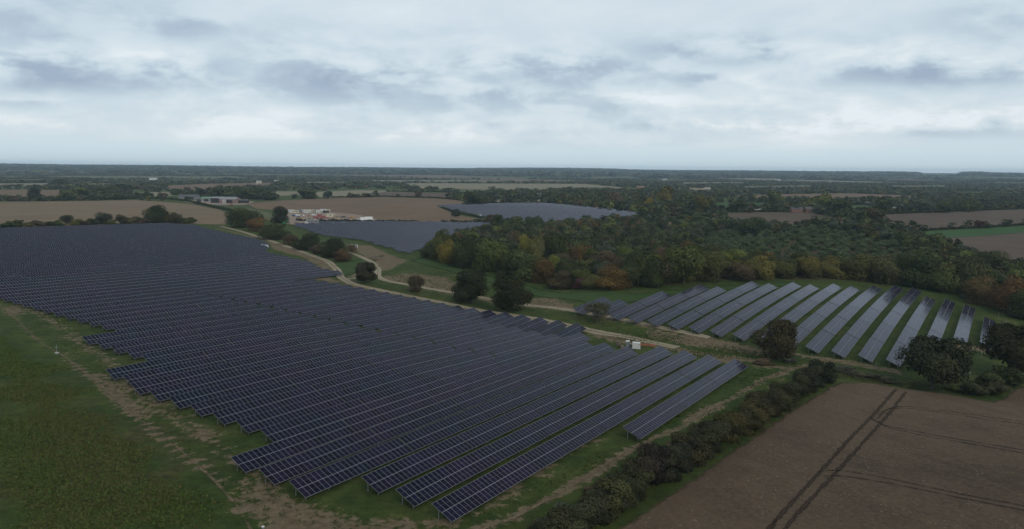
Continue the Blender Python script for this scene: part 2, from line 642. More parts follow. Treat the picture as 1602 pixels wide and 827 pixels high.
gx, gy = axis(-430, 500, 2.6, -16000, 16000), axis(40, 700, 2.6, -300, 20000)
GX, GY = np.meshgrid(gx, gy)
GP = np.stack([GX.ravel(), GY.ravel()], 1)
GZ = gz(GP[:, 0], GP[:, 1])
nx, ny = len(gx), len(gy)
ii = np.arange(nx * ny).reshape(ny, nx)
GF = np.stack([ii[:-1, :-1], ii[:-1, 1:], ii[1:, 1:], ii[1:, :-1]], -1).reshape(-1, 4)

soil = np.zeros(len(GP))
roughg = np.zeros(len(GP))
near = (np.hypot(GP[:, 0], GP[:, 1]) < 900) & (GP[:, 1] > 20)
NP_ = GP[near]


def worn(pts, width, k, fall=1.0):
    """bare, trodden or scraped ground along a line"""
    d = seg_dist(NP_, atl(pts))
    soil[near] = np.maximum(soil[near], k * np.exp(-(d / width) ** 2 * fall))


def bare(pts, k, soft=6.0):
    d = sdf(NP_, atl(pts))
    soil[near] = np.maximum(soil[near], k * sstep(-soft, soft, d))


def coarse(pts, k, soft=10.0):
    d = sdf(NP_, atl(pts))
    roughg[near] = np.maximum(roughg[near], k * sstep(-soft, soft, d))


# along the left edge of the big field
worn(((0, 448), (60, 488), (110, 522), (165, 560), (205, 600), (255, 640), (320, 680), (385, 730), (440, 770)), 3.6, 0.56)
worn(((0, 474), (40, 513), (100, 553), (150, 600), (215, 655), (275, 700), (330, 745), (370, 785), (410, 840)), 0.9, 0.85)
worn(((20, 478), (28, 490)), 1.5, 0.8)
worn(((150, 585), (185, 620), (215, 650)), 2.2, 0.9)
bare(((350, 745), (395, 745), (450, 765), (520, 795), (600, 815), (700, 835), (640, 850), (420, 850), (385, 800)), 0.72, 4)
# below the nearest rows and along the hedge
worn(((560, 815), (680, 822), (760, 800), (830, 745), (890, 705), (935, 680)), 3.5, 0.52)
worn(((690, 845), (800, 812), (862, 778), (925, 742), (972, 711), (1015, 690), (1065, 665), (1128, 632), (1185, 598), (1235, 576)), 1.2, 0.95)
worn(((930, 740), (960, 718), (1010, 690)), 2.0, 0.75)
worn(((1080, 655), (1125, 632)), 2.4, 0.9)
worn(((1130, 565), (1180, 572), (1235, 575), (1290, 565)), 2.5, 0.75)
worn(((1240, 575), (1215, 600), (1180, 625)), 1.3, 0.6)
# between the tracks and round the stations
bare(((905, 512), (960, 520), (1010, 530), (1090, 548), (1160, 556), (1210, 566), (1130, 566), (1040, 545), (960, 535)), 0.78, 3)
bare(((1010, 515), (1100, 525), (1180, 540), (1215, 552), (1180, 556), (1080, 540), (1010, 525)), 0.80, 3)
bare(((450, 432), (505, 428), (540, 440), (560, 448), (500, 437)), 0.8, 4)
bare(((420, 378), (470, 394), (515, 412), (530, 432), (515, 425), (470, 402), (425, 391)), 0.84, 4)
bare(((540, 382), (580, 385), (620, 402), (640, 408), (600, 425), (575, 405)), 0.86, 5)
bare(((595, 430), (650, 425), (700, 433), (760, 462), (830, 470), (880, 478), (840, 482), (740, 466), (650, 447), (600, 440)), 0.70, 5)
bare(((800, 462), (860, 465), (900, 476), (890, 486), (820, 476)), 0.78, 5)
bare(((545, 425), (590, 416), (590, 432), (555, 437)), 0.82, 4)
worn(((340, 358), (405, 373), (480, 400), (530, 425), (560, 448), (640, 464), (800, 495), (910, 515)), 3.5, 0.66)
worn(((640, 447), (770, 469), (900, 488), (1000, 507), (1110, 529)), 3.2, 0.6)
worn(((940, 462), (1000, 457), (1060, 452)), 2.0, 0.5)
worn(((1240, 553), (1300, 562), (1400, 580)), 2.6, 0.85)
worn(((1470, 547), (1500, 541), (1560, 548)), 6.0, 0.72)
worn(((1500, 483), (1540, 492), (1592, 505)), 1.5, 0.6)
worn(((1290, 497), (1300, 512), (1290, 530)), 2, .42)
worn(((1440, 560), (1412, 552), (1420, 530)), 2, .42)
worn(((1260, 525), (1275, 510)), 2, .4)
# coarse brownish growth: the rough meadow at the left and the strip between the tracks
coarse(((-60, 520), (60, 560), (180, 660), (300, 760), (360, 850), (-60, 850)), 0.17, 14)
coarse(((560, 452), (700, 470), (800, 490), (940, 512), (1100, 545), (1180, 556), (1130, 533), (980, 507), (840, 483), (700, 460), (590, 440)), 0.16, 3)
coarse(((1240, 565), (1320, 572), (1420, 590), (1500, 610), (1400, 602), (1320, 588), (1260, 600)), 0.14, 3)
coarse(((850, 420), (900, 445), (1000, 452), (1200, 435), (1450, 445), (1592, 480), (1592, 400), (900, 380)), 0.3, 10)
ground = link(bpy.data.objects.new('ground', mesh_np('ground', np.column_stack([GP, GZ]), GF, [M_GROUND], {'soil': soil, 'rough': roughg}, True)))
tag(ground, kind='structure')


def drape(name, poly, res, off, mat, label=None):
    lo, hi = poly.min(0) - res, poly.max(0) + res
    xs, ys = np.arange(lo[0], hi[0] + res, res), np.arange(lo[1], hi[1] + res, res)
    A, B = np.meshgrid(xs, ys)
    P = np.stack([A.ravel(), B.ravel()], 1)
    d = sdf(P, poly)
    idx = np.arange(len(P)).reshape(len(ys), len(xs))
    F = np.stack([idx[:-1, :-1], idx[:-1, 1:], idx[1:, 1:], idx[1:, :-1]], -1).reshape(-1, 4)
    F = F[(d[F] > -res * 0.8).any(1)]
    use = np.unique(F)
    mp = np.full(len(P), -1)
    mp[use] = np.arange(len(use))
    P, d = P[use], d[use]
    o = link(bpy.data.objects.new(name, mesh_np(name, np.column_stack([P, gz(P[:, 0], P[:, 1]) + off]), mp[F], [mat], {'rim': d}, True)))
    return tag(o, label, kind='structure')


def ribbon(name, pts, width, off, mat, step=2.0, ground_pts=False):
    """track draped along a line; rim = metres from its edge"""
    P = np.array(pts, float) if ground_pts else atl(pts)
    # resample with a smooth curve
    d = np.concatenate([[0], np.cumsum(np.hypot(*np.diff(P, axis=0).T))])
    tt = np.arange(0, d[-1] + step, step)
    C = np.stack([np.interp(tt, d, P[:, i]) for i in (0, 1)], 1)
    for _ in range(6):
        C[1:-1] = (C[:-2] + 2 * C[1:-1] + C[2:]) / 4
    T = np.gradient(C, axis=0)
    T /= np.hypot(*T.T)[:, None] + 1e-9
    N = np.stack([-T[:, 1], T[:, 0]], 1)
    ks = np.linspace(-1, 1, 7)
    wd = width / 2 + 0.6
    V_, rim = [], []
    for k in ks:
        Q = C + N * (k * wd)
        V_.append(np.column_stack([Q, gz(Q[:, 0], Q[:, 1]) + off]))
        rim.append(np.full(len(C), width / 2 - abs(k) * wd))
    V_, rim = np.concatenate(V_), np.concatenate(rim)
    n = len(C)
    i = np.arange(n - 1)
    F = np.concatenate([np.stack([j * n + i, j * n + i + 1, (j + 1) * n + i + 1, (j + 1) * n + i], 1) for j in range(6)])
    o = link(bpy.data.objects.new(name, mesh_np(name, V_, F, [mat], {'rim': rim}, True)))
    return tag(o, kind='structure')


M_TRACK = mat_sheet('crushed_stone_track', (0.19, 0.155, 0.105), (0.30, 0.255, 0.185), (-0.2, 0.5), 1.6, 0.5, None, None, 1.2, 0.05, (1.75, (0.085, 0.085, 0.045)))
M_PLOUGH = mat_sheet('ploughed_soil', (0.050, 0.036, 0.024), (0.116, 0.085, 0.057), (-0.5, 1.0), 3.0, 0.25, (AZ, 1.6, 0.10), (1.6, 0.645, (0.20, 0.165, 0.115)), 1.1)
M_RUT = mat_sheet('wheel_rut_soil', (0.026, 0.018, 0.012), (0.050, 0.035, 0.024), (-0.2, 0.35), 1.3, 0.5, None, None, 1.5)
M_STUB = mat_sheet('stubble', (0.120, 0.086, 0.052), (0.180, 0.134, 0.084), (-1, 1), 3, 0.1, (2.2, 3.5, 0.14), None, 0.25)
M_STUB2 = mat_sheet('brown_stubble', (0.105, 0.070, 0.043), (0.158, 0.110, 0.070), (-1, 1), 3, 0.1, (2.4, 4.0, 0.16), None, 0.25)
M_STUB3 = mat_sheet('grey_brown_tilth', (0.066, 0.049, 0.035), (0.106, 0.080, 0.059), (-1, 1), 3, 0.1, (1.3, 3.0, 0.14), None, 0.3)
M_PALEF = mat_sheet('pale_stubble', (0.15, 0.135, 0.085), (0.20, 0.18, 0.12), (-2, 2), 5, 0.05, (2.0, 6.0, 0.1), None, 0.15)
M_GREENF = mat_sheet('young_green_crop', (0.026, 0.062, 0.018), (0.040, 0.086, 0.026), (-1, 1), 3, 0.1, (1.3, 2.5, 0.12), None, 0.4)
M_MEAD = mat_sheet('meadow_grass', (0.070, 0.078, 0.036), (0.105, 0.110, 0.052), (-1, 1), 4, 0.1, None, None, 0.3)
M_YARD = mat_sheet('bare_yard', (0.17, 0.13, 0.10), (0.27, 0.21, 0.165), (-1, 1.5), 4, 0.12, None, None, 0.3)
M_STRIP = mat_sheet('lush_grass_strip', (0.020, 0.046, 0.011), (0.048, 0.074, 0.020), (-2.5, 2.5), 7, 0.12, (0.9, 2.0, 0.16), None, 0.7)

FIELDS = []


def field(name, pts, res, off, mat, keep=True):
    poly = atl(pts)
    if keep:
        FIELDS.append(poly)
    return drape(name, poly, res, off, mat)


field('ploughed_field', ((870, 900), (960, 832), (1040, 778), (1120, 724), (1200, 668), (1260, 628), (1312, 598), (1360, 598), (1420, 608), (1500, 618), (1545, 628), (1572, 622), (1592, 606),
                         (1660, 585), (1900, 640), (2300, 900), (1500, 1100)), 3, 0.05, M_PLOUGH)
field('stubble_field', ((-260, 322), (0, 316), (100, 315.5), (215, 313.5), (300, 320), (345, 329), (368, 340), (352, 352), (285, 350.5), (0, 358), (-260, 364)), 8, 0.08, M_STUB)
field('stubble_field', ((-200, 297), (0, 297), (97, 298), (92, 312), (0, 313), (-200, 313)), 12, 0.08, M_STUB2)
field('stubble_field', ((385, 319), (440, 314), (520, 310.5), (600, 309), (700, 312), (740, 318), (684, 323), (700, 331), (720, 338), (757, 344), (690, 347.5), (600, 345.5), (520, 341), (450, 331), (400, 327)), 8, 0.08, M_STUB2)
field('pale_field', ((490, 301), (560, 298), (640, 299), (630, 305), (560, 308.5), (500, 309)), 12, 0.08, M_PALEF)
field('brown_field', ((600, 301), (700, 302), (750, 307), (690, 309), (600, 308), (560, 307)), 12, 0.10, M_STUB3)
field('pale_field', ((-150, 287), (0, 287.5), (78, 287), (78, 293), (0, 294), (-150, 295)), 15, 0.08, M_PALEF)
field('pale_field', ((130, 288), (185, 287), (175, 292.5), (130, 293)), 15, 0.08, M_PALEF)
field('pale_field', ((215, 301), (265, 301), (270, 307), (180, 309)), 12, 0.08, M_PALEF)
field('pale_field', ((255, 291), (330, 288), (425, 286), (430, 292), (330, 297), (270, 300)), 15, 0.08, M_STUB2)
field('pale_field', ((415, 300), (470, 300), (470, 306), (420, 307)), 12, 0.08, M_PALEF)
field('pale_field', ((472, 285), (545, 285), (540, 289), (480, 290)), 15, 0.08, M_PALEF)
field('pale_field', ((765, 313), (850, 312.5), (852, 316), (770, 317.5)), 12, 0.08, M_PALEF)
field('green_field', ((715, 298), (760, 297), (765, 303), (722, 305)), 12, 0.08, M_MEAD)
field('brown_field', ((1128, 334), (1200, 332.5), (1270, 333), (1330, 344), (1312, 353), (1250, 353), (1190, 352), (1140, 344)), 8, 0.08, M_STUB3)
field('brown_field', ((1376, 336), (1480, 331), (1592, 328), (1720, 330), (1720, 349), (1592, 352), (1440, 359), (1392, 353)), 8, 0.08, M_STUB3)
field('green_field', ((1440, 363), (1500, 359), (1592, 354.5), (1720, 352), (1720, 361), (1592, 365), (1452, 374)), 6, 0.08, M_GREENF)
field('brown_field', ((1452, 374), (1592, 365), (1720, 361), (1800, 440), (1592, 416), (1540, 403), (1480, 386)), 5, 0.08, M_STUB3)
field('green_field', ((1112, 318.5), (1150, 317), (1195, 318), (1202, 326), (1120, 328)), 10, 0.08, M_GREENF)
field('green_field', ((1325, 322), (1362, 322), (1364, 331), (1330, 331)), 10, 0.08, M_GREENF)
field('pale_field', ((1065, 286), (1160, 285.5), (1170, 289), (1070, 290)), 18, 0.08, M_PALEF)
field('pale_field', ((1160, 292), (1270, 290), (1275, 295), (1165, 297)), 18, 0.08, M_MEAD)
field('pale_field', ((1390, 291), (1480, 290), (1480, 295), (1395, 296)), 18, 0.08, M_MEAD)
field('pale_field', ((1480, 302), (1540, 300), (1545, 305), (1490, 307)), 18, 0.08, M_MEAD)
field('brown_field', ((1390, 313), (1435, 312), (1430, 318), (1392, 319)), 12, 0.08, M_STUB3)
field('pale_field', ((112, 269.5), (150, 268.5), (158, 272), (118, 273)), 30, 0.08, M_PALEF)
field('pale_field', ((930, 277), (990, 276.5), (995, 279), (930, 279.5)), 30, 0.08, M_PALEF)
field('pale_field', ((990, 350), (1050, 347), (1085, 351), (1010, 355)), 8, 0.08, M_STUB2)
field('compound_yard', ((440, 350), (450, 333), (500, 331), (560, 336), (585, 342), (600, 346), (520, 349), (480, 354)), 6, 0.10, M_YARD)
field('farm_yard', ((285, 316), (330, 309), (400, 316), (385, 321), (330, 322)), 8, 0.10, M_YARD)
field('grass_verge', ((380, 325), (420, 333), (440, 345), (400, 344), (370, 333)), 6, 0.08, M_MEAD)
drape('grass_strip', atl(((660, 404), (745, 425), (830, 447), (900, 457), (985, 459), (1100, 449), (1240, 440), (1250, 445), (1100, 456), (985, 472), (920, 474), (840, 462), (760, 440), (690, 420), (640, 408))), 3, 0.05, M_STRIP)
drape('grass_strip', atl(((520, 412), (560, 408), (600, 400), (560, 425), (535, 432))), 3, 0.05, M_STRIP)

ribbon('farm_track', ((345, 354.5), (372, 361), (405, 371), (440, 383), (480, 397), (512, 409), (527, 420), (533, 433), (550, 443), (585, 451), (640, 462), (720, 478), (800, 492.5), (860, 503), (905, 512), (960, 523), (1020, 535), (1060, 543)), 4.6, 0.09, M_TRACK)
ribbon('farm_track', ((546, 395), (562, 401), (583, 411), (592, 420), (590, 431), (602, 438), (640, 445), (720, 459), (770, 467), (850, 479), (905, 487), (950, 494), (1000, 504), (1060, 517), (1110, 527)), 4.2, 0.09, M_TRACK)
ribbon('farm_track', ((590, 431), (560, 433), (540, 437)), 2.5, 0.10, M_TRACK)

M_PATH = mat_sheet('trodden_earth', (0.105, 0.080, 0.048), (0.20, 0.158, 0.10), (-0.05, 0.75), 2.0, 0.35, None, None, 1.2)
ribbon('footpath', ((-20, 462), (0, 478), (30, 503), (62, 535), (100, 556), (130, 580), (165, 610), (200, 640), (235, 668), (270, 692), (300, 720), (330, 746), (355, 772), (378, 800), (400, 845)), 0.8, 0.08, M_PATH, 1.0)
ribbon('footpath', ((690, 850), (740, 832), (800, 812), (862, 778), (925, 742), (972, 711), (1015, 690), (1065, 665), (1128, 632), (1185, 598), (1235, 576)), 0.9, 0.08, M_PATH, 1.0)
ribbon('footpath', ((1240, 553), (1300, 562), (1350, 570), (1410, 581)), 1.6, 0.08, M_PATH, 1.0)

# wheel ruts in the ploughed field, each a pair of lines
LINES = [((1403, 608), (1370, 645), (1330, 685), (1290, 730), (1255, 768), (1215, 812), (1180, 855)),
         ((1418, 612), (1390, 648), (1350, 692), (1310, 737), (1278, 770), (1240, 812), (1205, 860)),
         ((1372, 655), (1385, 640), (1410, 634), (1450, 638), (1520, 648), (1592, 658), (1640, 664)),
         ((1385, 640), (1410, 637), (1450, 641), (1520, 652), (1592, 662), (1640, 668)),
         ((1362, 652), (1372, 662), (1400, 668), (1450, 678), (1520, 690), (1592, 702), (1640, 710)),
         ((1372, 658), (1385, 668), (1450, 682), (1520, 694), (1592, 707), (1640, 714)),
         ((1280, 738), (1305, 734), (1340, 739), (1400, 750), (1500, 772), (1592, 789), (1640, 800)),
         ((1290, 745), (1310, 742), (1345, 748), (1400, 757), (1500, 778), (1592, 796), (1640, 806)),
         ((1215, 812), (1205, 826), (1220, 850)), ((1180, 855), (1200, 835), (1240, 828))]
for i, l in enumerate(LINES):
    ribbon('wheel_rut', l, 0.75 if i < 2 else 0.45, 0.09 + 0.004 * i, M_RUT, 1.0)

sea = MB().add([(5000, 12500, CAMZ - 14), (16000, 12500, CAMZ - 14), (24000, 40000, CAMZ - 14), (9000, 40000, CAMZ - 14)], [(0, 1, 2, 3)]).build('sea', plain('sea_water', (0.10, 0.11, 0.14), 0.25))
tag(sea, kind='structure')

# ------------------------------------------------------------------ solar tables
MOD, SLOPE, TILT = 26.84 / 24, 4.58, 0.41
MH = SLOPE / 2
ORD = ('zeroth first second third fourth fifth sixth seventh eighth ninth tenth eleventh twelfth thirteenth fourteenth fifteenth sixteenth seventeenth eighteenth nineteenth').split()
TENS = {20: 'twenty', 30: 'thirty', 40: 'forty', 50: 'fifty', 60: 'sixty', 70: 'seventy'}
TENTH = {20: 'twentieth', 30: 'thirtieth', 40: 'fortieth', 50: 'fiftieth', 60: 'sixtieth', 70: 'seventieth'}


def ordw(n):
    if n < 20:
        return ORD[n]
    t_ = n // 10 * 10
    return TENTH[t_] if n == t_ else TENS[t_] + '-' + ORD[n - t_]


def array_geom(n, tilt, mod=MOD, gap=0.25):
    """the two banks of modules: verts, quads, uv per loop, material per face; x along the row centred, y up the slope, origin under the low edge"""
    L = n * mod - gap
    ct, st = math.cos(tilt), math.sin(tilt)
    V_, F, UVs, Mi = [], [], [], []
    for bank in (0, 1):
        v0, v1 = bank * MH + 0.008, (bank + 1) * MH - 0.008
        th = 0.04
        base = len(V_)
        for k, h in ((0, LOW - th), (1, LOW)):
            for x_, v_ in ((-L / 2, v0), (L / 2, v0), (L / 2, v1), (-L / 2, v1)):
                V_.append((x_, v_ * ct - (0 if k else -th * 0) * st, h + v_ * st))
        q_ = [base + i for i in range(8)]
        F += [[q_[4], q_[5], q_[6], q_[7]], [q_[3], q_[2], q_[1], q_[0]], [q_[0], q_[1], q_[5], q_[4]], [q_[1], q_[2], q_[6], q_[5]], [q_[2], q_[3], q_[7], q_[6]], [q_[3], q_[0], q_[4], q_[7]]]
        UVs += [(0, bank), (n, bank), (n, bank + 1), (0, bank + 1)] + [(0.5, 0.3)] * 20
        Mi += [0, 1, 2, 2, 2, 2]
    return np.array(V_), np.array(F), np.array(UVs, float), np.array(Mi)


CACHE = {}


def table_meshes(n, tilt):
    key = (n, round(tilt, 3))
    if key in CACHE:
        return CACHE[key]
    mod, gap = (MOD, 0.25) if tilt == TILT else (26.55 / 24, 0.5)
    V_, F, UVs, Mi = array_geom(n, tilt, mod, gap)
    me = mesh_np('panel_array', V_, F, [M_PANEL, M_BACK, M_STEEL], None, False, UVs)
    me.polygons.foreach_set('material_index', Mi.astype(np.int32))
    L = n * mod - gap
    ct, st = math.cos(tilt), math.sin(tilt)
    fr = MB()
    for v_ in (0.55, 1.75, 2.85, 4.05):
        fr.bar((-L / 2 + .1, v_ * ct + .05 * st, LOW + v_ * st - 0.10), (L / 2 - .1, v_ * ct + .05 * st, LOW + v_ * st - 0.10), 0.06, 0.09)
    xs = [x for x in np.linspace(-L / 2 + 0.7, L / 2 - 0.7, max(2, int(round(L / 5.0)) + 1))]
    for x_ in xs:
        fr.bar((x_, 0.3 * ct, LOW + .3 * st - 0.2), (x_, 4.3 * ct, LOW + 4.3 * st - 0.2), 0.07, 0.10)
    pm = {}
    for v_ in (0.95, 3.55):
        top = LOW + v_ * st - 0.2
        pm[v_] = MB().bar((0, 0, -0.6), (0, 0, top), 0.11, 0.16).mesh('post', [M_STEEL])
    CACHE[key] = (me, fr.mesh('support_frame', [M_STEEL]), pm, xs)
    return CACHE[key]


TABLES = []          # (distance, s0, n, q, tilt, az, field, row, index, count)


def cut(s0, s1):
    """module counts of the tables that fill a stretch of row"""
    n = int(round((s1 - s0) / MOD))
    out_ = []
    while n > 0:
        k = 24 if n >= 36 or n == 24 else (n if n <= 24 else 12 * round(n / 24) if n % 2 else n // 2)
        out_.append(k)
        n -= k
    return out_


LEFT = {0: 137.9, 1: 84.0, 2: 84.3, 3: 84.4, 4: 75.6, 5: 75.7, 6: 75.8}
for r in range(7, 14):
    LEFT[r] = 88.2
LEFT.update({14: 90.7, 15: 90.7, 16: 104.4, 17: 104.4, 18: 104.4, 19: 104.4, 20: 104.4})
RIGHT = {0: 218.4, 1: 218.2, 2: 218.5, 3: 218.6, 4: 209.9, 5: 210.0, 6: 210.0, 7: 223.5}
# the far right rim of the big field, row by row
rim_px = ((509, 419), (493, 411), (478, 407), (465, 404), (453, 401), (441, 398.6), (430, 396), (417, 391.5), (424, 380), (400, 372.5), (362, 366), (337, 360), (306, 352), (285, 351.5))
RIM = sorted((sq(*at(*p, 2.4))[::-1] for p in rim_px))
rim_q, rim_s = [a for a, _ in RIM], [c for _, c in RIM]
for r in range(0, 69):
    q = 58.7168 + 8.004 * r
    sL = LEFT.get(r, 117.4)
    if r > 28:        # only what the picture's left edge lets in, and a little more
        xs_ = np.arange(117.4, 420, 13.4)
        P = np.stack(xy(xs_, np.full_like(xs_, q)), 1)
        ok = P[:, 0] > -0.76 * P[:, 1] - 25
        sL = xs_[np.argmax(ok)]
    sR = RIGHT.get(r)
    if sR is None:
        sR = 235.6 if r < 27 else (228.0 if r == 27 else float(np.interp(q, rim_q, rim_s)))
    parts = []
    if 8 <= r <= 28 and sL < 170:
        parts = [(sL, 177.2), (178.2, sR)]
    else:
        parts = [(sL, sR)]
    row = []
    for a, c in parts:
        s_ = a
        for n in cut(a, c):
            row.append((s_, n))
            s_ += n * MOD
    for k, (s_, n) in enumerate(row):
        TABLES.append(dict(s=s_, n=n, q=q, tilt=TILT, az=AZ, field=0, row=r, k=k, cnt=len(row)))
# the field on the slope at the right: row -> near end, far end
RR = {0: (301.5, 352), 1: (301.1, 377.7), 2: (255.5, 388.8), 3: (253.9, 387), 4: (252.6, 414.5), 5: (251.6, 412), 6: (250.8, 393.6), 7: (249.8, 382.2), 8: (249.3, 378.3), 9: (248.9, 366.8), 10: (248.6, 366.2),
      11: (248.4, 352.4), 12: (248.2, 352.3), 13: (248.1, 325.7), 14: (248.2, 325.2), 15: (247.8, 298.9), 16: (247.8, 272.6), 17: (248.2, 272.8)}
for r, (a, c) in RR.items():
    n_all = int(round((c - a) / 26.55 * 2)) * 12
    row, s_ = [], a
    while n_all > 0:
        n = 24 if n_all >= 24 else 12
        row.append((s_, n))
        s_ += n * 26.55 / 24
        n_all -= n
    for k, (s_, n) in enumerate(row):
        TABLES.append(dict(s=s_, n=n, q=-0.165 + 7.93 * r, tilt=0.392, az=0.6, field=1, row=r, k=k, cnt=len(row)))


def frame_of(t_):
    ea, eb = math.sin(t_['az']), math.cos(t_['az'])

    def P(s, q):
        return s * ea - q * eb, s * eb + q * ea
    L = t_['n'] * (MOD if t_['field'] != 1 else 26.55 / 24)
    a, c = P(t_['s'], t_['q']), P(t_['s'] + L, t_['q'])
    m_ = P(t_['s'] + L / 2, t_['q'])
    za, zc = float(edge_z(*a)), float(edge_z(*c))
    return m_, (za + zc) / 2 - LOW, math.atan2(zc - za, L), math.pi / 2 - t_['az']


for t_ in TABLES:
    t_['m'], t_['z'], t_['sl'], t_['yaw'] = frame_of(t_)
    t_['d'] = math.hypot(*t_['m'])
    t_['x'] = t_['m'][0] / t_['m'][1]
# fields beyond: rows inside an outline, all far and small
def fill_rows(outline, q_off, pitch=8.0, tilt=TILT):
    poly = atl(outline)
    s_, q_ = sq(poly[:, 0], poly[:, 1])
    out_ = []
    for q in np.arange(q_.min() + q_off, q_.max(), pitch):
        ss = np.arange(s_.min(), s_.max(), 6.7)
        P = np.stack(xy(ss, np.full_like(ss, q)), 1)
        ok = inside(P, poly)
        i = 0
        while i < len(ss):
            if ok[i]:
                j = i
                while j + 1 < len(ss) and ok[j + 1] and j - i < 3:
                    j += 1
                n = (j - i + 1) * 6
                out_.append(dict(s=ss[i], n=n, q=q, tilt=tilt, az=AZ, field=2, row=0, k=0, cnt=1))
                i = j + 1
            else:
                i += 1
    return out_


F2 = ((632, 399.5), (604, 390), (562, 378), (500, 370), (456, 354), (500, 350.5), (600, 350), (690, 350.5), (768, 352), (735, 362), (700, 378), (672, 392))
F3 = ((684, 324), (750, 321), (850, 320), (930, 327), (1003, 336), (985, 343), (925, 346), (860, 352), (790, 350), (760, 341), (715, 332))
far_tables = fill_rows(F2, 3.0) + fill_rows(F3, 2.0)
for t_ in far_tables:
    t_['m'], t_['z'], t_['sl'], t_['yaw'] = frame_of(t_)
    t_['d'] = math.hypot(*t_['m'])
TABLES.sort(key=lambda a: a['d'] * (1.0 if a['n'] >= 24 else 1.3))
SINGLE = TABLES[:300]
REST = TABLES[300:] + far_tables


def place_table(t_):
    me, frm, pm, xs = table_meshes(t_['n'], t_['tilt'])
    root = bpy.data.objects.new('solar_table', None)
    root.empty_display_size = 1
    jit = random.uniform(-1, 1)
    root.matrix_world = (Matrix.Translation((t_['m'][0], t_['m'][1], t_['z'])) @ Matrix.Rotation(t_['yaw'], 4, 'Z') @ Matrix.Rotation(-t_['sl'] + jit * 0.0015, 4, 'Y') @ Matrix.Rotation(random.gauss(0, 1) * 0.006, 4, 'X'))
    link(root)
    short = 'short' if t_['n'] < 20 else 'long'
    pos_ = 'only table' if t_['cnt'] == 1 else ordw(t_['k'] + 1) + (' from the left' if t_['field'] == 0 else ' from the track')
    if t_['field'] == 0:
        lab = f"{short} dark panel table, {pos_}, {ordw(t_['row'] + 1)} row back, large field"
        grp = 'panel tables in the rows of the large left field'
    else:
        lab = f"{short} glossy panel table, {pos_}, {ordw(t_['row'] + 1)} slope row from the right"
        grp = 'panel tables in the rows on the right-hand slope'
    tag(root, lab, 'solar panels', grp)
    link(bpy.data.objects.new('panel_array', me), root)
    link(bpy.data.objects.new('support_frame', frm), root)
    ends = t_['d'] < 260
    for i, x_ in enumerate(xs):
        for v_ in (0.95, 3.55):
            if not ends and i not in (0, len(xs) - 1):
                continue
            p_ = bpy.data.objects.new('post', pm[v_])
            p_.location = (x_, v_ * math.cos(t_['tilt']), 0)
            link(p_, root)


for t_ in SINGLE:
    place_table(t_)
# the tables beyond those, as one object
VV, FF, UU, MM = [], [], [], []
off = 0
for t_ in REST:
    V_, F, UVs, Mi = array_geom(t_['n'], t_['tilt'])
    M4 = np.array(Matrix.Translation((t_['m'][0], t_['m'][1], t_['z'])) @ Matrix.Rotation(t_['yaw'], 4, 'Z') @ Matrix.Rotation(-t_['sl'] + random.uniform(-1, 1) * 0.0015, 4, 'Y') @ Matrix.Rotation(random.uniform(-1, 1) * 0.003, 4, 'X'))
    VV.append(V_ @ M4[:3, :3].T + M4[:3, 3])
    FF.append(F + off)
    UU.append(UVs)
    MM.append(Mi)
    off += len(V_)
    L = t_['n'] * MOD
    for x_ in (-L / 2 + 1, L / 2 - 1):          # end posts
        for v_ in (0.95, 3.55):
            c_ = M4 @ np.array([x_, v_ * math.cos(t_['tilt']), 0, 1])
            h_ = LOW + v_ * math.sin(t_['tilt']) - 0.1
            V4 = np.array([(c_[0] + i * .06, c_[1] + j * .06, c_[2] + k) for k in (-0.6, h_) for i, j in ((-1, -1), (1, -1), (1, 1), (-1, 1))])
            VV.append(V4)
            FF.append(np.array([(0, 1, 5, 4), (1, 2, 6, 5), (2, 3, 7, 6), (3, 0, 4, 7)]) + off)
            UU.append(np.full((16, 2), 0.5))
            MM.append(np.full(4, 2))
            off += 8
me = mesh_np('distant_solar_tables', np.concatenate(VV), np.concatenate(FF), [M_PANEL, M_BACK, M_STEEL], None, False, np.concatenate(UU))
me.polygons.foreach_set('material_index', np.concatenate(MM).astype(np.int32))
tag(link(bpy.data.objects.new('distant_solar_tables', me)), 'distant rows of dark panel tables beyond the nearer field', 'solar panels', None, 'stuff')
print('tables', len(TABLES), 'far', len(far_tables), 'max single d', SINGLE[-1]['d'])

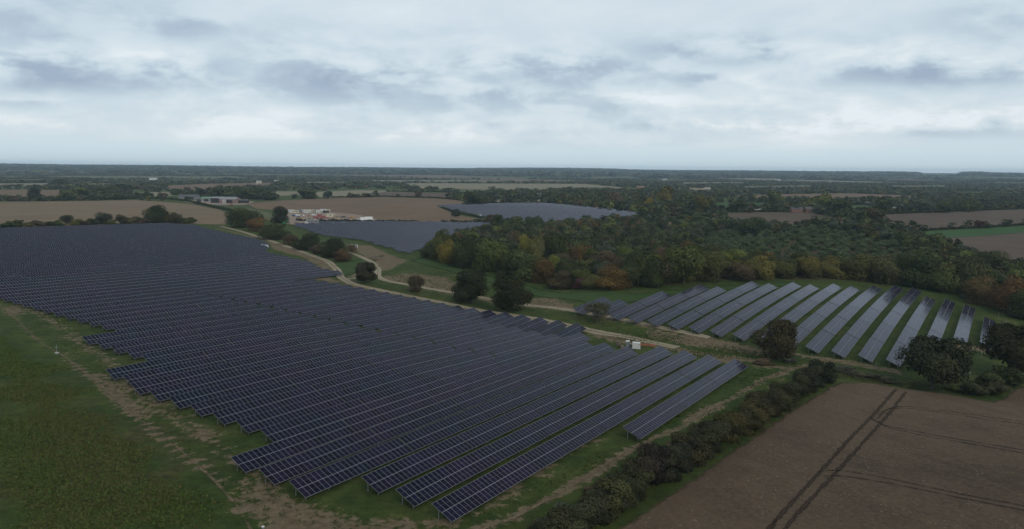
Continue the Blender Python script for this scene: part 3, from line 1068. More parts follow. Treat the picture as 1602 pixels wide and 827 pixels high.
# ------------------------------------------------------------------ trees
def crown_geom(n_leaf, leaf, seed, lobes=11, skirt=0.0, thin=1.0, spread=1.0, fat=1.0):
    """unit crown: about 1 across, z from 0 to 1; leaf-clump faces through uneven lobes"""
    g = np.random.default_rng(seed)
    C, R, T = [], [], []
    for i in range(lobes):
        a = g.uniform(0, 2 * math.pi)
        zc = g.uniform(0.22 - skirt, 0.80)
        rr = (0.30 if i else 0.05) * math.sqrt(g.uniform(0.15, 1)) * (1.15 - 0.75 * abs(zc - 0.42)) * spread
        C.append((rr * math.cos(a), rr * math.sin(a), zc))
        R.append(fat * g.uniform(0.15, 0.27) * (1.1 - 0.45 * max(0, zc - 0.45)))
        T.append(g.uniform(0.15, 0.95))
    C, R, T = np.array(C), np.array(R), np.array(T)
    pick = g.choice(lobes, n_leaf, p=R ** 2 / (R ** 2).sum())
    d = g.normal(size=(n_leaf, 3))
    d[:, 2] += 0.25
    d /= np.linalg.norm(d, axis=1)[:, None]
    rad = R[pick] * (g.uniform(0.55, 1.0, n_leaf) ** 0.6) * g.uniform(0.9, 1.14, n_leaf)
    P = C[pick] + d * rad[:, None] * np.array([1, 1, 0.85])
    P[:, 2] = np.clip(P[:, 2], 0.01, 1.05)
    keep = g.uniform(size=n_leaf) < thin
    P, d, pick = P[keep], d[keep], pick[keep]
    n = len(P)
    out_ = P - np.array([0, 0, 0.35])
    nrm = d + 0.8 * out_ / (np.linalg.norm(out_, axis=1)[:, None] + 1e-6) + g.normal(size=(n, 3)) * 0.42
    nrm /= np.linalg.norm(nrm, axis=1)[:, None]
    ref = g.normal(size=(n, 3))
    t1 = np.cross(nrm, ref)
    t1 /= np.linalg.norm(t1, axis=1)[:, None] + 1e-9
    t2 = np.cross(nrm, t1)
    sz = leaf * g.uniform(0.6, 1.5, n)
    a, c = t1 * sz[:, None], t2 * (sz * g.uniform(0.5, 1.0, n))[:, None]
    bend = nrm * (sz * 0.25)[:, None]
    V_ = np.stack([P - a - bend, P - c + bend * .5, P + a - bend, P + c + bend * .5], 1).reshape(-1, 3)
    F = np.arange(n * 4).reshape(n, 4)
    tint = np.clip(0.5 + (T[pick] - 0.5) * 0.8 + g.normal(size=n) * 0.12, 0, 1)
    return V_, F, np.repeat(tint, 4)


def crown_mesh(*a, **k):
    V_, F, tt = crown_geom(*a, **k)
    return mesh_np('crown', V_, F, [M_LEAF], {'tint': tt})


def trunk_mesh(h, r, seed, limbs=6):
    """tapered trunk with limbs; h to the middle of the crown"""
    g = random.Random(seed)
    t_ = MB()
    p0, n = Vector((0, 0, -0.3)), 4
    pts = [p0]
    for i in range(1, n + 1):
        pts.append(Vector((g.uniform(-.25, .25), g.uniform(-.25, .25), h * i / n)))
    for i in range(n):
        t_.cyl(pts[i], pts[i + 1], r * (1 - 0.18 * i), r * (1 - 0.18 * (i + 1)), 8)
    for k in range(limbs):
        a = k * 2.4 + g.uniform(-.4, .4)
        z0 = h * g.uniform(0.4, 0.9)
        e = Vector((math.cos(a) * h * .45, math.sin(a) * h * .45, z0 + h * g.uniform(.25, .5)))
        t_.cyl(Vector((0, 0, z0)), e, r * .42, r * .12, 6)
    return t_.mesh('trunk', [M_BARK])


BIG = [crown_mesh(9000, 0.021, 100 + i, 20, 0.10, 1.0, 1.12, 0.95) for i in range(5)]
MID = [crown_mesh(5600, 0.024, 200 + i, 12, 0.12, 1.0, 0.92, 1.28) for i in range(8)]
BUSH = [crown_mesh(5200, 0.024, 300 + i, 12, 0.22, 1.0, 1.1) for i in range(6)]
THIN = [crown_mesh(2600, 0.024, 400 + i, 10, 0.1, 0.75) for i in range(3)]
SMALL = [crown_mesh(1500, 0.045, 500 + i, 11, 0.18) for i in range(6)]
TRUNKS = [trunk_mesh(6.0, 0.38, i) for i in range(4)]
DG, MG, OL, RU, YE, GG, BR, LG = (.042, .054, .022), (.068, .084, .030), (.094, .088, .030), (.098, .060, .027), (.19, .165, .036), (.066, .078, .052), (.080, .062, .042), (.110, .130, .036)
NTREE = 0


def tree(loc, h, w, col, meshes, label, group=None, name='tree', cat='tree', lift=0.10, jit=0.14, trunk=True, seed=None):
    """a tree of height h and crown width w (m) at a ground point"""
    global NTREE
    NTREE += 1
    g = random.Random(seed if seed is not None else NTREE * 31 + 5)
    x_, y_ = loc
    root = empty(name, (x_, y_, float(gz(x_, y_))), g.uniform(0, 6.28))
    tag(root, label, cat, group)
    c = link(bpy.data.objects.new('crown', g.choice(meshes)), root)
    c.location = (0, 0, h * lift)
    c.scale = (w * 1.02, w * 1.02 * g.uniform(.9, 1.1), h * (1 - lift))
    k = 1 + g.uniform(-jit, jit)
    c.color = (col[0] * k * (1 + g.uniform(-.06, .06)), col[1] * k, col[2] * k * (1 + g.uniform(-.1, .1)), 1)
    if trunk:
        tr = link(bpy.data.objects.new('trunk', g.choice(TRUNKS)), root)
        s_ = h * .62 / 6.0
        tr.scale = (s_ * .9, s_ * .9, s_)
    return root


def ptree(px, base, hpx, wpx, col, meshes, label, group=None, **kw):
    """tree given by where its foot, height and width fall in the photograph, set at that ground point with its real size"""
    x_, y_ = at(px, base)
    d = x_ * 0 + y_ * cp + (CAMZ - float(gz(x_, y_))) * sp
    return tree((x_, y_), hpx / FPX * d * 1.07, wpx / FPX * d * 1.08, col, meshes, label, group, **kw)


ptree(1456, 607, 92, 92, (.026, .031, .016), BIG, 'broad dark round tree between the ploughed field and the panel slope', seed=11, lift=.03)
ptree(1578, 590, 96, 84, (.030, .031, .016), BIG, 'tall dark tree with brownish crown beside the last panel row', seed=12, lift=.03)
ptree(1214, 561, 62, 62, (.044, .040, .020), BIG, 'brownish green tree at the track junction beside the hedge end', seed=13, lift=.05)
ptree(933, 503, 34, 46, (.062, .064, .032), THIN, 'thin young tree with sparse crown on the strip between two tracks', seed=14, lift=.22)
ptree(800, 484, 54, 56, (.029, .036, .018), BIG, 'dark round tree beside the pale track, right one of the pair', seed=15, lift=.04)
ptree(738, 473, 53, 58, (.031, .037, .018), BIG, 'dark full tree beside the pale track, left one of the pair', seed=16, lift=.04)
ptree(650, 455, 26, 25, (.062, .054, .035), MID, 'small brownish tree standing between the two tracks', seed=17, lift=.05)
ptree(572, 442, 33, 36, (.046, .046, .026), BIG, 'medium dark tree inside the bend where the tracks meet', seed=18, lift=.05)
ptree(437, 350, 26, 30, (.032, .040, .026), MID, 'dark round tree beside the construction compound', seed=19, lift=.02)
ptree(53, 313, 20, 21, (.030, .038, .030), MID, 'lone dark tree on the far edge of the stubble field', seed=20, lift=.12)
ptree(513, 312, 12, 16, (.032, .040, .028), MID, 'lone dark tree on the top edge of the brown field', seed=21, lift=.08)
ptree(713, 340, 13, 14, (.034, .042, .026), MID, 'small lone tree beside the farthest panel field', seed=22, lift=.12)
ptree(1532, 357, 12, 15, (.070, .042, .032), SMALL, 'small reddish tree on the hedge above the green strip', seed=23, lift=.02)
# hedgerow along the upper track
hr = [(383, 356, 30, 44, DG, 'dark tree at the far end of the hedgerow above the track'), (365, 350, 20, 26, DG, 'low dark tree behind the far end of the track hedgerow'), (404, 362, 22, 32, RU, 'russet tree in the hedgerow above the upper track'),
      (430, 374, 24, 52, DG, 'wide dark tree in the hedgerow, next to the russet one'), (453, 383, 16, 22, BR, 'low grey brown bush in the middle of the track hedgerow'), (478, 391, 25, 42, (.034, .046, .022), 'round dark tree in the middle of the track hedgerow'),
      (497, 398, 14, 22, BR, 'brown bush between two dark trees of the track hedgerow'), (517, 403, 29, 40, (.036, .044, .022), 'tall dark tree near the lower end of the track hedgerow'), (536, 409, 19, 26, (.070, .048, .028), 'reddish bush at the lower end of the track hedgerow'),
      (549, 398, 17, 22, (.095, .070, .038), 'thin russet sapling behind the lower end of the track hedgerow')]
for px, base, h_, w_, c_, lab in hr:
    ptree(px, base, h_, w_, c_, THIN if 'sapling' in lab else MID, lab, 'trees of the hedgerow along the upper track', lift=.02)
# hedge with trees behind the big field
hb = [(240, 350, 27, 34, DG, MID, 'tallest dark tree of the hedge behind the large panel field'), (160, 351, 19, 26, (.036, .042, .026), MID, 'dark rounded tree in the hedge behind the large panel field'), (105, 352, 15, 18, (.046, .050, .032), MID, 'small flat topped tree in the hedge behind the field'),
      (255, 350, 18, 20, OL, MID, 'brownish tree beside the tallest tree of the back hedge'), (275, 350, 17, 19, (.060, .060, .032), MID, 'olive tree at the right end of the back hedge'), (193, 351, 16, 20, (.050, .056, .033), SMALL, 'peaked bush in the middle of the back hedge'),
      (30, 355, 11, 14, DG, SMALL, 'small dark tree near the left end of the back hedge'), (266, 350, 12, 16, BR, SMALL, 'low brown bush under the olive tree of the back hedge'), (213, 350, 11, 18, (.05, .056, .034), SMALL, 'low green bush left of the tallest back hedge tree')]
for px, base, h_, w_, c_, ms, lab in hb:
    ptree(px, base, h_, w_, c_, ms, lab, 'trees of the hedge behind the large field', lift=.02)
for i, (px, base) in enumerate(((-15, 357), (8, 356.5), (20, 356), (45, 355), (62, 354.5), (78, 354), (92, 353.5), (118, 353), (130, 352.5), (143, 352), (176, 351.5), (204, 351), (224, 350.5), (284, 350), (294, 350))):
    ptree(px, base, 7.5 + (i * 37 % 5) * .8, 19, (BR, DG, MG, OL)[i % 4], SMALL, f'low bush, {ordw(i + 1)} from the left, filling the hedge behind the large field', 'low bushes of the hedge behind the large field', name='hedge_bush', cat='bush', lift=0, trunk=False)

# near hedge beside the ploughed field
hedge_px = [(1283, 597, 36, 44, (.030, .034, .022)), (1262, 607, 30, 40, (.036, .036, .024)), (1240, 621, 30, 44, (.030, .034, .020)), (1222, 633, 28, 42, (.044, .042, .024)), (1203, 645, 30, 44, (.040, .036, .024)), (1184, 655, 32, 46, (.060, .050, .026)),
            (1163, 668, 32, 50, (.066, .054, .026)), (1142, 680, 34, 50, (.058, .050, .024)), (1120, 694, 34, 52, (.042, .040, .024)), (1097, 708, 34, 54, (.036, .036, .024)), (1072, 722, 36, 56, (.046, .040, .026)), (1048, 738, 38, 58, (.034, .034, .022)),
            (1022, 752, 52, 62, (.040, .032, .028)), (992, 770, 36, 60, (.044, .046, .026)), (962, 790, 44, 66, (.058, .056, .030)), (932, 808, 40, 66, (.048, .044, .028)), (900, 826, 40, 70, (.046, .050, .030)), (870, 846, 42, 72, (.040, .040, .026)), (836, 866, 40, 74, (.044, .046, .028))]
hedge_px = [tuple(np.array(a[:4]) * (1 - f) + np.array(c[:4]) * f) + (a[4] if f < .5 else tuple((np.array(a[4]) + np.array(c[4])) / 2 * random.uniform(.85, 1.15)),)
            for a, c in zip(hedge_px[:-1], hedge_px[1:]) for f in (0, .34, .67)] + [hedge_px[-1]]
for i, (px, base, h_, w_, c_) in enumerate(hedge_px):
    h_ = h_ * random.uniform(.78, 1.12)
    px, base = px + random.uniform(-5, 5), base + random.uniform(-2, 2)
    tone = 'ochre' if c_[0] > .055 else 'greenish' if c_[1] >= c_[0] + .002 else 'dark brown'
    ptree(px, base, h_ * 1.12, w_ * 0.98, tuple(v * f_ for v, f_ in zip(c_, (.82, .92, .85))), BUSH, f'{tone} bush, {ordw(i + 1)} from the track end of the hedge beside the ploughed field', 'bushes of the hedge beside the ploughed field', name='hedge_bush', cat='bush', lift=0, trunk=False)
# low scrub along that hedge's grass side and around the big tree
sc_px = [(930, 770, 12, 34, BR), (965, 752, 10, 28, GG), (1000, 735, 12, 30, BR), (885, 800, 12, 36, (.06, .07, .05)), (850, 822, 12, 34, BR), (1545, 604, 26, 40, (.050, .060, .030)), (1520, 616, 22, 40, (.044, .052, .028)), (1557, 618, 22, 34, (.048, .050, .030)),
         (1418, 603, 8, 34, MG), (1350, 590, 9, 40, (.06, .065, .04)), (1385, 596, 10, 34, (.06, .065, .04)), (1500, 611, 8, 34, MG), (1575, 600, 30, 40, DG), (1320, 580, 10, 30, GG), (1055, 700, 10, 26, BR), (1195, 568, 8, 30, BR), (1235, 566, 8, 22, GG)]
for i, (px, base, h_, w_, c_) in enumerate(sc_px):
    where = 'beside the ploughed field hedge' if px < 1100 else 'between the hedge end and the big dark tree' if px < 1400 else 'under the trees near the right edge'
    ptree(px, base, h_, w_, c_, SMALL, f'low scrubby bush {where}, {ordw(i + 1)} of the scrub', 'low scrub round the ploughed field', name='scrub_bush', cat='bush', lift=0, trunk=False)

# ---- the wood in the middle
WOOD = atl(((668, 404), (700, 411), (745, 421), (800, 434), (840, 443), (900, 452), (985, 452), (1050, 446), (1110, 441), (1200, 435), (1300, 434), (1400, 443), (1480, 455), (1560, 480), (1640, 505), (1640, 450), (1592, 425), (1540, 408), (1480, 392), (1440, 378),
            (1380, 366), (1320, 361), (1200, 358), (1110, 356), (1040, 357), (960, 352), (880, 352), (800, 356), (750, 364), (700, 378), (676, 392)))
SCRUB = atl(((1085, 396), (1110, 366), (1200, 360), (1320, 366), (1400, 384), (1450, 408), (1400, 426), (1300, 422), (1200, 418), (1125, 414)))
# trees of their own colour, by place
special = [(700, 413, 34, 26, (.15, .115, .030), 'yellow and orange tree at the left tip of the wood'), (688, 408, 44, 30, MG, 'pale green tree at the left corner of the wood'), (724, 418, 44, 34, DG, 'dark tree behind the pair by the pale track, wood edge'),
           (768, 424, 50, 44, MG, 'mid green tree on the front edge of the wood above the pair'), (822, 437, 42, 50, (.056, .074, .028), 'large mid green tree on the front edge of the wood'), (848, 442, 38, 32, RU, 'russet tree at the front of the wood, right of the large mid green one'),
           (824, 415, 44, 26, (.19, .17, .04), 'bright yellow green tree inside the left part of the wood'), (838, 420, 46, 22, (.16, .14, .05), 'slim pale yellow tree beside the bright yellow green one'), (868, 418, 50, 46, DG, 'big dark crown behind the russet front tree'),
           (905, 418, 34, 26, (.115, .070, .026), 'small orange crown in the middle of the wood'), (880, 446, 22, 36, OL, 'low olive shrub on the front edge of the wood'), (908, 451, 16, 26, (.085, .048, .046), 'low reddish purple shrub on the front edge of the wood'),
           (958, 451, 28, 46, (.125, .074, .026), 'orange brown tree at the front of the wood, near the small panel rows'), (930, 450, 20, 34, OL, 'low olive brown shrub left of the orange brown front tree'), (945, 430, 36, 44, BR, 'bare grey brown crown behind the orange brown front tree'),
           (978, 415, 26, 22, LG, 'bright green round tree in the centre of the wood'), (1020, 448, 44, 40, DG, 'dark tree on the front edge right of the orange brown one'), (1035, 430, 40, 36, BR, 'greyish brown tree behind the dark front tree'), (1070, 443, 56, 56, MG, 'large rounded green tree on the front edge, centre of the wood'),
           (1110, 440, 44, 34, OL, 'olive tree right of the large rounded green tree'), (1080, 415, 34, 30, (.115, .078, .030), 'orange topped tree behind the large rounded green tree'), (1160, 438, 24, 36, BR, 'brown shrub at the wood edge above the panel slope'),
           (1190, 436, 32, 40, (.15, .125, .035), 'yellowish tree at the wood edge above the panel slope'), (1222, 434, 26, 36, OL, 'olive shrub right of the yellowish wood edge tree'), (1262, 433, 28, 36, (.13, .11, .032), 'ochre tree at the wood edge above the middle panel rows'), (1300, 433, 26, 40, (.12, .10, .032), 'broad ochre shrub right of the ochre wood edge tree'),
           (1340, 436, 36, 44, OL, 'broad olive tree at the wood edge behind the far panel ends'), (1385, 442, 40, 44, (.055, .062, .028), 'dark olive tree at the wood edge behind the far panel ends'), (1432, 447, 52, 60, DG, 'large dark tree at the wood edge behind the longest panel rows'),
           (1475, 455, 40, 44, MG, 'green tree right of the large dark wood edge tree'), (1510, 460, 56, 50, (.070, .078, .036), 'tall pale green tree near the right end of the wood'), (1546, 448, 26, 26, (.24, .20, .035), 'bright yellow tree near the right end of the wood'),
           (1535, 475, 44, 40, (.105, .068, .030), 'reddish brown tree below the bright yellow one'), (1578, 487, 52, 44, (.130, .072, .028), 'russet tree at the right end of the wood above the last rows'), (1600, 498, 44, 44, DG, 'dark tree at the very right end of the wood'),
           (1545, 427, 34, 46, DG, 'dark spreading tree behind the bright yellow one'), (1178, 371, 29, 40, DG, 'tall round dark tree standing above the back of the wood')]
placed = []
for px, base, h_, w_, c_, lab in special:
    c_ = tuple(v * k for v, k in zip(c_, (.82, .92, 1.0))) if c_[0] > .09 else c_
    ptree(px, base, h_ * 1.05, w_ * 1.08, c_, MID, lab, 'trees of the wood between the panel fields', lift=.02)
    placed.append(at(px, base))
lo, hi = WOOD.min(0), WOOD.max(0)
cand = rng.uniform(lo, hi, size=(60000, 2))
cand = cand[(cand[:, 1] > 0) & inside(cand, WOOD)]
pts = list(placed)
grid = {}
GC = 10.5
for p in pts:
    grid.setdefault((int(p[0] // GC), int(p[1] // GC)), []).append(p)
woodpts = []
for p in cand:
    gi, gj = int(p[0] // GC), int(p[1] // GC)
    ok = True
    for a in (-1, 0, 1):
        for c in (-1, 0, 1):
            for q_ in grid.get((gi + a, gj + c), ()):
                if (q_[0] - p[0]) ** 2 + (q_[1] - p[1]) ** 2 < 10.2 ** 2:
                    ok = False
    if ok:
        grid.setdefault((gi, gj), []).append(p)
        woodpts.append(p)
woodpts = np.array(woodpts)
woodpts = woodpts[np.abs(woodpts[:, 0] / woodpts[:, 1]) < 0.80]
in_scrub = inside(woodpts, SCRUB)
edge_d = sdf(woodpts, WOOD)


def nz(P, f, seed=0):
    """cheap smooth noise on the plane, 0..1"""
    g = np.random.default_rng(seed)
    v = 0
    for i in range(5):
        a, ph, fr = g.uniform(0, 6.28), g.uniform(0, 6.28), f * g.uniform(.6, 1.7)
        v = v + np.sin((P[:, 0] * math.cos(a) + P[:, 1] * math.sin(a)) * fr + ph)
    return v / 10 + .5


PAL = [DG, DG, (.044, .056, .026), (.038, .050, .024), MG, MG, GG, OL, (.066, .074, .034), (.066, .058, .036), LG, MG, DG]
PAL = PAL + [DG, (.050, .062, .028), (.095, .068, .030)]


def wood_style(i):
    if in_scrub[i]:
        return rng.uniform(3.5, 6.5), rng.uniform(7, 11), [(.066, .092, .040), (.074, .098, .044), (.080, .098, .050), (.060, .082, .038)][rng.integers(4)]
    h_ = rng.uniform(7.5, 13.5) * (0.75 if edge_d[i] < 5 else 1)
    return h_, rng.uniform(10.5, 15.5), PAL[rng.integers(len(PAL))]


order = np.argsort(np.hypot(woodpts[:, 0], woodpts[:, 1]))
N_WOOD = 150
front, back = order[:N_WOOD], order[N_WOOD:]
front = sorted(front, key=lambda i: woodpts[i, 0] / woodpts[i, 1])
COLN = {DG: 'dark green', MG: 'mid green', GG: 'grey green', OL: 'olive', BR: 'brown', LG: 'light green'}
for k, i in enumerate(front):
    h_, w_, c_ = wood_style(i)
    tone = COLN.get(c_, 'russet' if c_[0] > .1 else 'green')
    size = 'low' if h_ < 8 else 'tall' if h_ > 13.5 else 'medium'
    tree(tuple(woodpts[i]), h_, w_, c_, MID, f'{size} {tone} tree, {ordw(k // 60 * 0 + k % 75 + 1)} from the {"left" if k < 75 else "middle"} among the unnamed wood trees'.replace('the unnamed wood', "the wood's front"), 'trees of the wood between the panel fields', lift=.02, trunk=edge_d[i] < 14)

# ---- second wood beside the farthest panel field and named trees beyond, then the rest as one mass
named_far = [(1040, 322, 34, 28, (.12, .11, .035), 'olive yellow tree rising from the far dark wood'), (1015, 326, 18, 16, (.20, .16, .03), 'small bright yellow tree in the far dark wood'), (962, 325, 24, 26, (.10, .085, .06), 'pale brown tree in the far dark wood'),
             (1100, 335, 30, 28, OL, 'olive tree at the near end of the far dark wood'), (1310, 338, 28, 38, DG, 'broad dark tree between the brick house and the green paddock'), (1345, 352, 22, 34, DG, 'dark tree at the corner of the two brown fields'), (1362, 350, 24, 34, (.058, .052, .03), 'brownish round tree at the corner of the two brown fields'),
             (1378, 335, 25, 32, DG, 'dark tree beside the right-hand farm sheds'), (1280, 325, 23, 34, LG, 'light green tree behind the brick house'), (1212, 322, 26, 28, MG, 'mid green tree behind the green meadow'), (1155, 331, 18, 26, DG, 'dark tree at the front edge of the green meadow'),
             (1445, 333, 22, 28, GG, 'grey green tree right of the right-hand farm sheds'), (1510, 331, 20, 34, MG, 'wide green tree behind the right brown field'), (1478, 333, 18, 26, MG, 'green tree in the row behind the right brown field'), (745, 321, 22, 34, DG, 'dark tree at the corner of the farthest panel field'),
             (778, 352, 18, 18, DG, 'dark tree between the two distant panel fields'), (790, 356, 16, 20, (.05, .055, .03), 'olive green tree between the two distant panel fields'), (810, 360, 22, 26, MG, 'green tree at the lower edge of the farthest field'), (833, 360, 20, 26, DG, 'dark tree at the lower edge of the farthest field'),
             (160, 305, 13, 18, DG, 'dark tree above the long hedge of the stubble field'), (120, 311, 18, 40, MG, 'wide green tree clump behind the stubble field'), (190, 302, 14, 32, DG, 'dark tree clump right of the wide green one'), (255, 312, 10, 16, BR, 'brown tree at the end of the long field hedge'),
             (340, 309, 18, 26, DG, 'dark tree behind the farm barns'), (365, 310, 17, 34, MG, 'wide tree right behind the farm barns'), (395, 312, 18, 36, DG, 'dark wide tree right of the farm yard'), (420, 313, 14, 34, DG, 'dark tree on the brown field edge right of the farm'), (318, 308, 14, 16, (.03, .04, .028), 'dark conifer behind the green roofed barn'),
             (480, 311, 14, 34, DG, 'dark hedge tree left of the lone field tree'), (588, 306, 8, 10, GG, 'small grey green tree on the pale field hedge'), (655, 309, 10, 14, BR, 'small brown tree on the brown field hedge'), (97, 292, 12, 30, DG, 'dark tree clump between the pale far fields')]
for px, base, h_, w_, c_, lab in named_far:
    ptree(px, base, h_, w_, c_, SMALL, lab, None, lift=.0, trunk=False)

MASSV, MASSC, NQ = [], [], 0


def mass_leaves(P, H_, W_, Cc, n_leaf, leaf, seeds=6, sd0=900):
    """many small crowns as bare geometry"""
    protos = [crown_geom(n_leaf, leaf, sd0 + i, 9, 0.2) for i in range(seeds)]
    z_ = gz(P[:, 0], P[:, 1])
    for i in range(len(P)):
        V_, F, tt = protos[i % seeds]
        a = (i * 2.399) % 6.283
        ca, sa = math.cos(a), math.sin(a)
        S = np.empty_like(V_)
        S[:, 0] = (V_[:, 0] * ca - V_[:, 1] * sa) * W_[i] + P[i, 0]
        S[:, 1] = (V_[:, 0] * sa + V_[:, 1] * ca) * W_[i] + P[i, 1]
        S[:, 2] = V_[:, 2] * H_[i] + z_[i]
        MASSV.append(S.astype(np.float32))
        MASSC.append((np.asarray(Cc[i])[None, :] * (0.6 + 0.75 * tt[:, None])).astype(np.float32))


Hs, Ws, Cs = [], [], []
for i in back:
    h_, w_, c_ = wood_style(i)
    Hs.append(h_), Ws.append(w_), Cs.append(np.array(c_) * rng.uniform(.85, 1.15))
mass_leaves(woodpts[back], Hs, Ws, Cs, 720, 0.055)

WOOD2 = atl(((852, 320), (930, 328), (1010, 338), (1050, 338), (1110, 336), (1120, 325), (1110, 312), (1060, 305), (960, 300), (870, 303), (850, 310)))
PANELS = [atl(F2), atl(F3)]
BLOCK = FIELDS + PANELS


# the patchwork of fields farther out
NEARPOLY = BLOCK + [WOOD, WOOD2]
FAR_M = [('pale_field', M_PALEF), ('stubble_field', M_STUB), ('meadow', M_MEAD), ('brown_field', M_STUB3), ('stubble_field', M_STUB2), ('pale_field', M_PALEF)]
made = []
for _ in range(2500):
    if len(made) >= 64:
        break
    y_ = 1150 + 3600 * rng.uniform() ** 1.3
    x_ = y_ * rng.uniform(-0.72, 0.74)
    a_ = 0.5 + rng.normal() * .12 + (1.57 if rng.uniform() < .5 else 0)
    lx, ly = rng.uniform(110, 260) * (1 + y_ / 5000), rng.uniform(140, 300) * (1 + y_ / 5000)
    ca, sa = math.cos(a_), math.sin(a_)
    poly = np.array([(x_ + (i * lx * ca - j * ly * sa) * rng.uniform(.85, 1.1), y_ + (i * lx * sa + j * ly * ca) * rng.uniform(.85, 1.1)) for i, j in ((-1, -1), (1, -1), (1, 1), (-1, 1))])
    if np.hypot(poly[:, 0], poly[:, 1]).min() < 900:
        continue
    test = np.concatenate([poly, poly.mean(0)[None], (poly + np.roll(poly, 1, 0)) / 2])
    if any(inside(test, p_).any() or inside(p_, poly).any() for p_ in NEARPOLY + made):
        continue
    made.append(poly)
    nm, mt = FAR_M[rng.integers(len(FAR_M))]
    drape(nm, poly, 40, 0.25, mt)
BLOCK = BLOCK + made


def scatter(r1, r2, cell, keep_fn, jit=0.45):
    """points in the view's sector on a jittered lattice"""
    out_ = []
    ys = np.arange(r1, r2, cell)
    for y in ys:
        xs_ = np.arange(-0.82 * y, 0.84 * y, cell)
        out_.append(np.stack([xs_, np.full_like(xs_, y)], 1))
    P = np.concatenate(out_)
    P = P + rng.uniform(-jit, jit, P.shape) * cell
    P = P[keep_fn(P)]
    for poly in BLOCK:
        lo_, hi_ = poly.min(0) - 5, poly.max(0) + 5
        m_ = ((P > lo_) & (P < hi_)).all(1)
        if m_.any():
            idx = np.nonzero(m_)[0]
            bad = sdf(P[idx], poly) > -2
            P = np.delete(P, idx[bad], 0)
    return P


BIGF = atl(((-400, 360), (306, 351), (440, 385), (560, 450), (900, 515), (1600, 520), (1600, 480), (1400, 440), (1000, 450), (800, 440), (650, 400), (770, 352), (690, 345), (1000, 335), (850, 318), (680, 322), (740, 316), (520, 309), (390, 316), (280, 322), (-400, 322)))
def hedgerows(P, cell_, wid, seed):
    """true near the lines of an uneven field pattern"""
    g = np.random.default_rng(seed)
    w1 = (nz(P, 0.004, seed) - .5) * 160
    w2 = (nz(P, 0.004, seed + 1) - .5) * 160
    a = 0.5
    u = P[:, 0] * math.cos(a) + P[:, 1] * math.sin(a) + w1
    v = -P[:, 0] * math.sin(a) + P[:, 1] * math.cos(a) + w2
    du = np.abs((u / cell_) % 1 - .5) * cell_
    dv = np.abs((v / (cell_ * .8)) % 1 - .5) * cell_ * .8
    return (du < wid) | (dv < wid)


def keep_mid(P):
    d = np.hypot(P[:, 0], P[:, 1])
    k = nz(P, 0.006, 3) > np.where(P[:, 0] < 0.05 * P[:, 1], 0.60, 0.54)
    k |= hedgerows(P, 210, 9, 4)
    k |= (P[:, 0] / P[:, 1] > 0.10) & (nz(P, 0.012, 9) > 0.50) & (d > 900)
    k &= ~inside(P, BIGF)
    k &= ~inside(P, WOOD)
    k &= rng.uniform(size=len(P)) < 0.85
    k |= inside(P, WOOD2)
    return k & (d > 560)


P1 = scatter(560, 1700, 12.5, keep_mid)
P1 = P1[~((P1[:, 1] < 760) & (P1[:, 0] < 0.25 * P1[:, 1]))]
pal = np.array(PAL + [DG, DG, GG, GG, MG])
H1 = rng.uniform(6, 10.5, len(P1)) + 2.5 * inside(P1, WOOD2)
C1 = pal[rng.integers(len(pal), size=len(P1))] * rng.uniform(.8, 1.2, (len(P1), 1))
mass_leaves(P1, H1, rng.uniform(10, 16, len(P1)), C1, 110, 0.105, 6, 940)


def keep_far(P):
    return (nz(P, 0.0030, 5) > 0.40) | hedgerows(P, 300, 22, 6) & (rng.uniform(size=len(P)) < .8)


P2 = scatter(1700, 4200, 24, keep_far)
C2 = pal[rng.integers(len(pal), size=len(P2))] * rng.uniform(.8, 1.2, (len(P2), 1))
mass_leaves(P2, rng.uniform(7, 11.5, len(P2)), rng.uniform(20, 32, len(P2)), C2, 34, 0.14, 6, 970)


def keep_vfar(P):
    return (nz(P, 0.0016, 8) > 0.36) & ~((P[:, 1] > 6500) & (P[:, 0] / P[:, 1] > 0.56) & (P[:, 0] / P[:, 1] < 0.62))


P3 = scatter(4200, 11500, 75, keep_vfar)
C3 = pal[rng.integers(len(pal), size=len(P3))] * rng.uniform(.85, 1.15, (len(P3), 1))
mass_leaves(P3, rng.uniform(10, 20, len(P3)) + 7 * (nz(P3, 0.0009, 21) > .62), rng.uniform(80, 120, len(P3)), C3, 26, 0.17, 6, 990)
print('mass', len(back), len(P1), len(P2), len(P3))
V_ = np.concatenate(MASSV)
me = mesh_np('distant_woodland', V_, np.arange(len(V_)).reshape(-1, 4), [M_MASS], {'leafcol': np.concatenate(MASSC)})
tag(link(bpy.data.objects.new('distant_woodland', me)), 'dark mass of woodland, hedges and copses reaching to the horizon', 'woodland', None, 'stuff')

# ---- far hedges as long low things
def hedge(pts, h, w, col, label):
    P = atl(pts)
    d = np.concatenate([[0], np.cumsum(np.hypot(*np.diff(P, axis=0).T))])
    step = w * 0.55
    tt = np.arange(0, d[-1], step)
    C = np.stack([np.interp(tt, d, P[:, i]) for i in (0, 1)], 1)
    Vs, Ts = [], []
    for i, c_ in enumerate(C):
        V0, F, tt_ = crown_geom(150, 0.11, 7000 + i % 7, 8, 0.25)
        hh = h * rng.uniform(.75, 1.2)
        Vs.append(V0 * np.array([w * 1.2, w * 1.2, hh]) + np.array([c_[0], c_[1], float(gz(*c_))]))
        Ts.append(tt_)
    Vs = np.concatenate(Vs)
    o_ = np.array([*C[0], float(gz(*C[0]))])
    o = link(bpy.data.objects.new('hedge', mesh_np('hedge', Vs - o_, np.arange(len(Vs)).reshape(-1, 4), [M_LEAF], {'tint': np.concatenate(Ts)})))
    o.location = o_
    o.color = (*col, 1)
    tag(o, label, 'hedge')


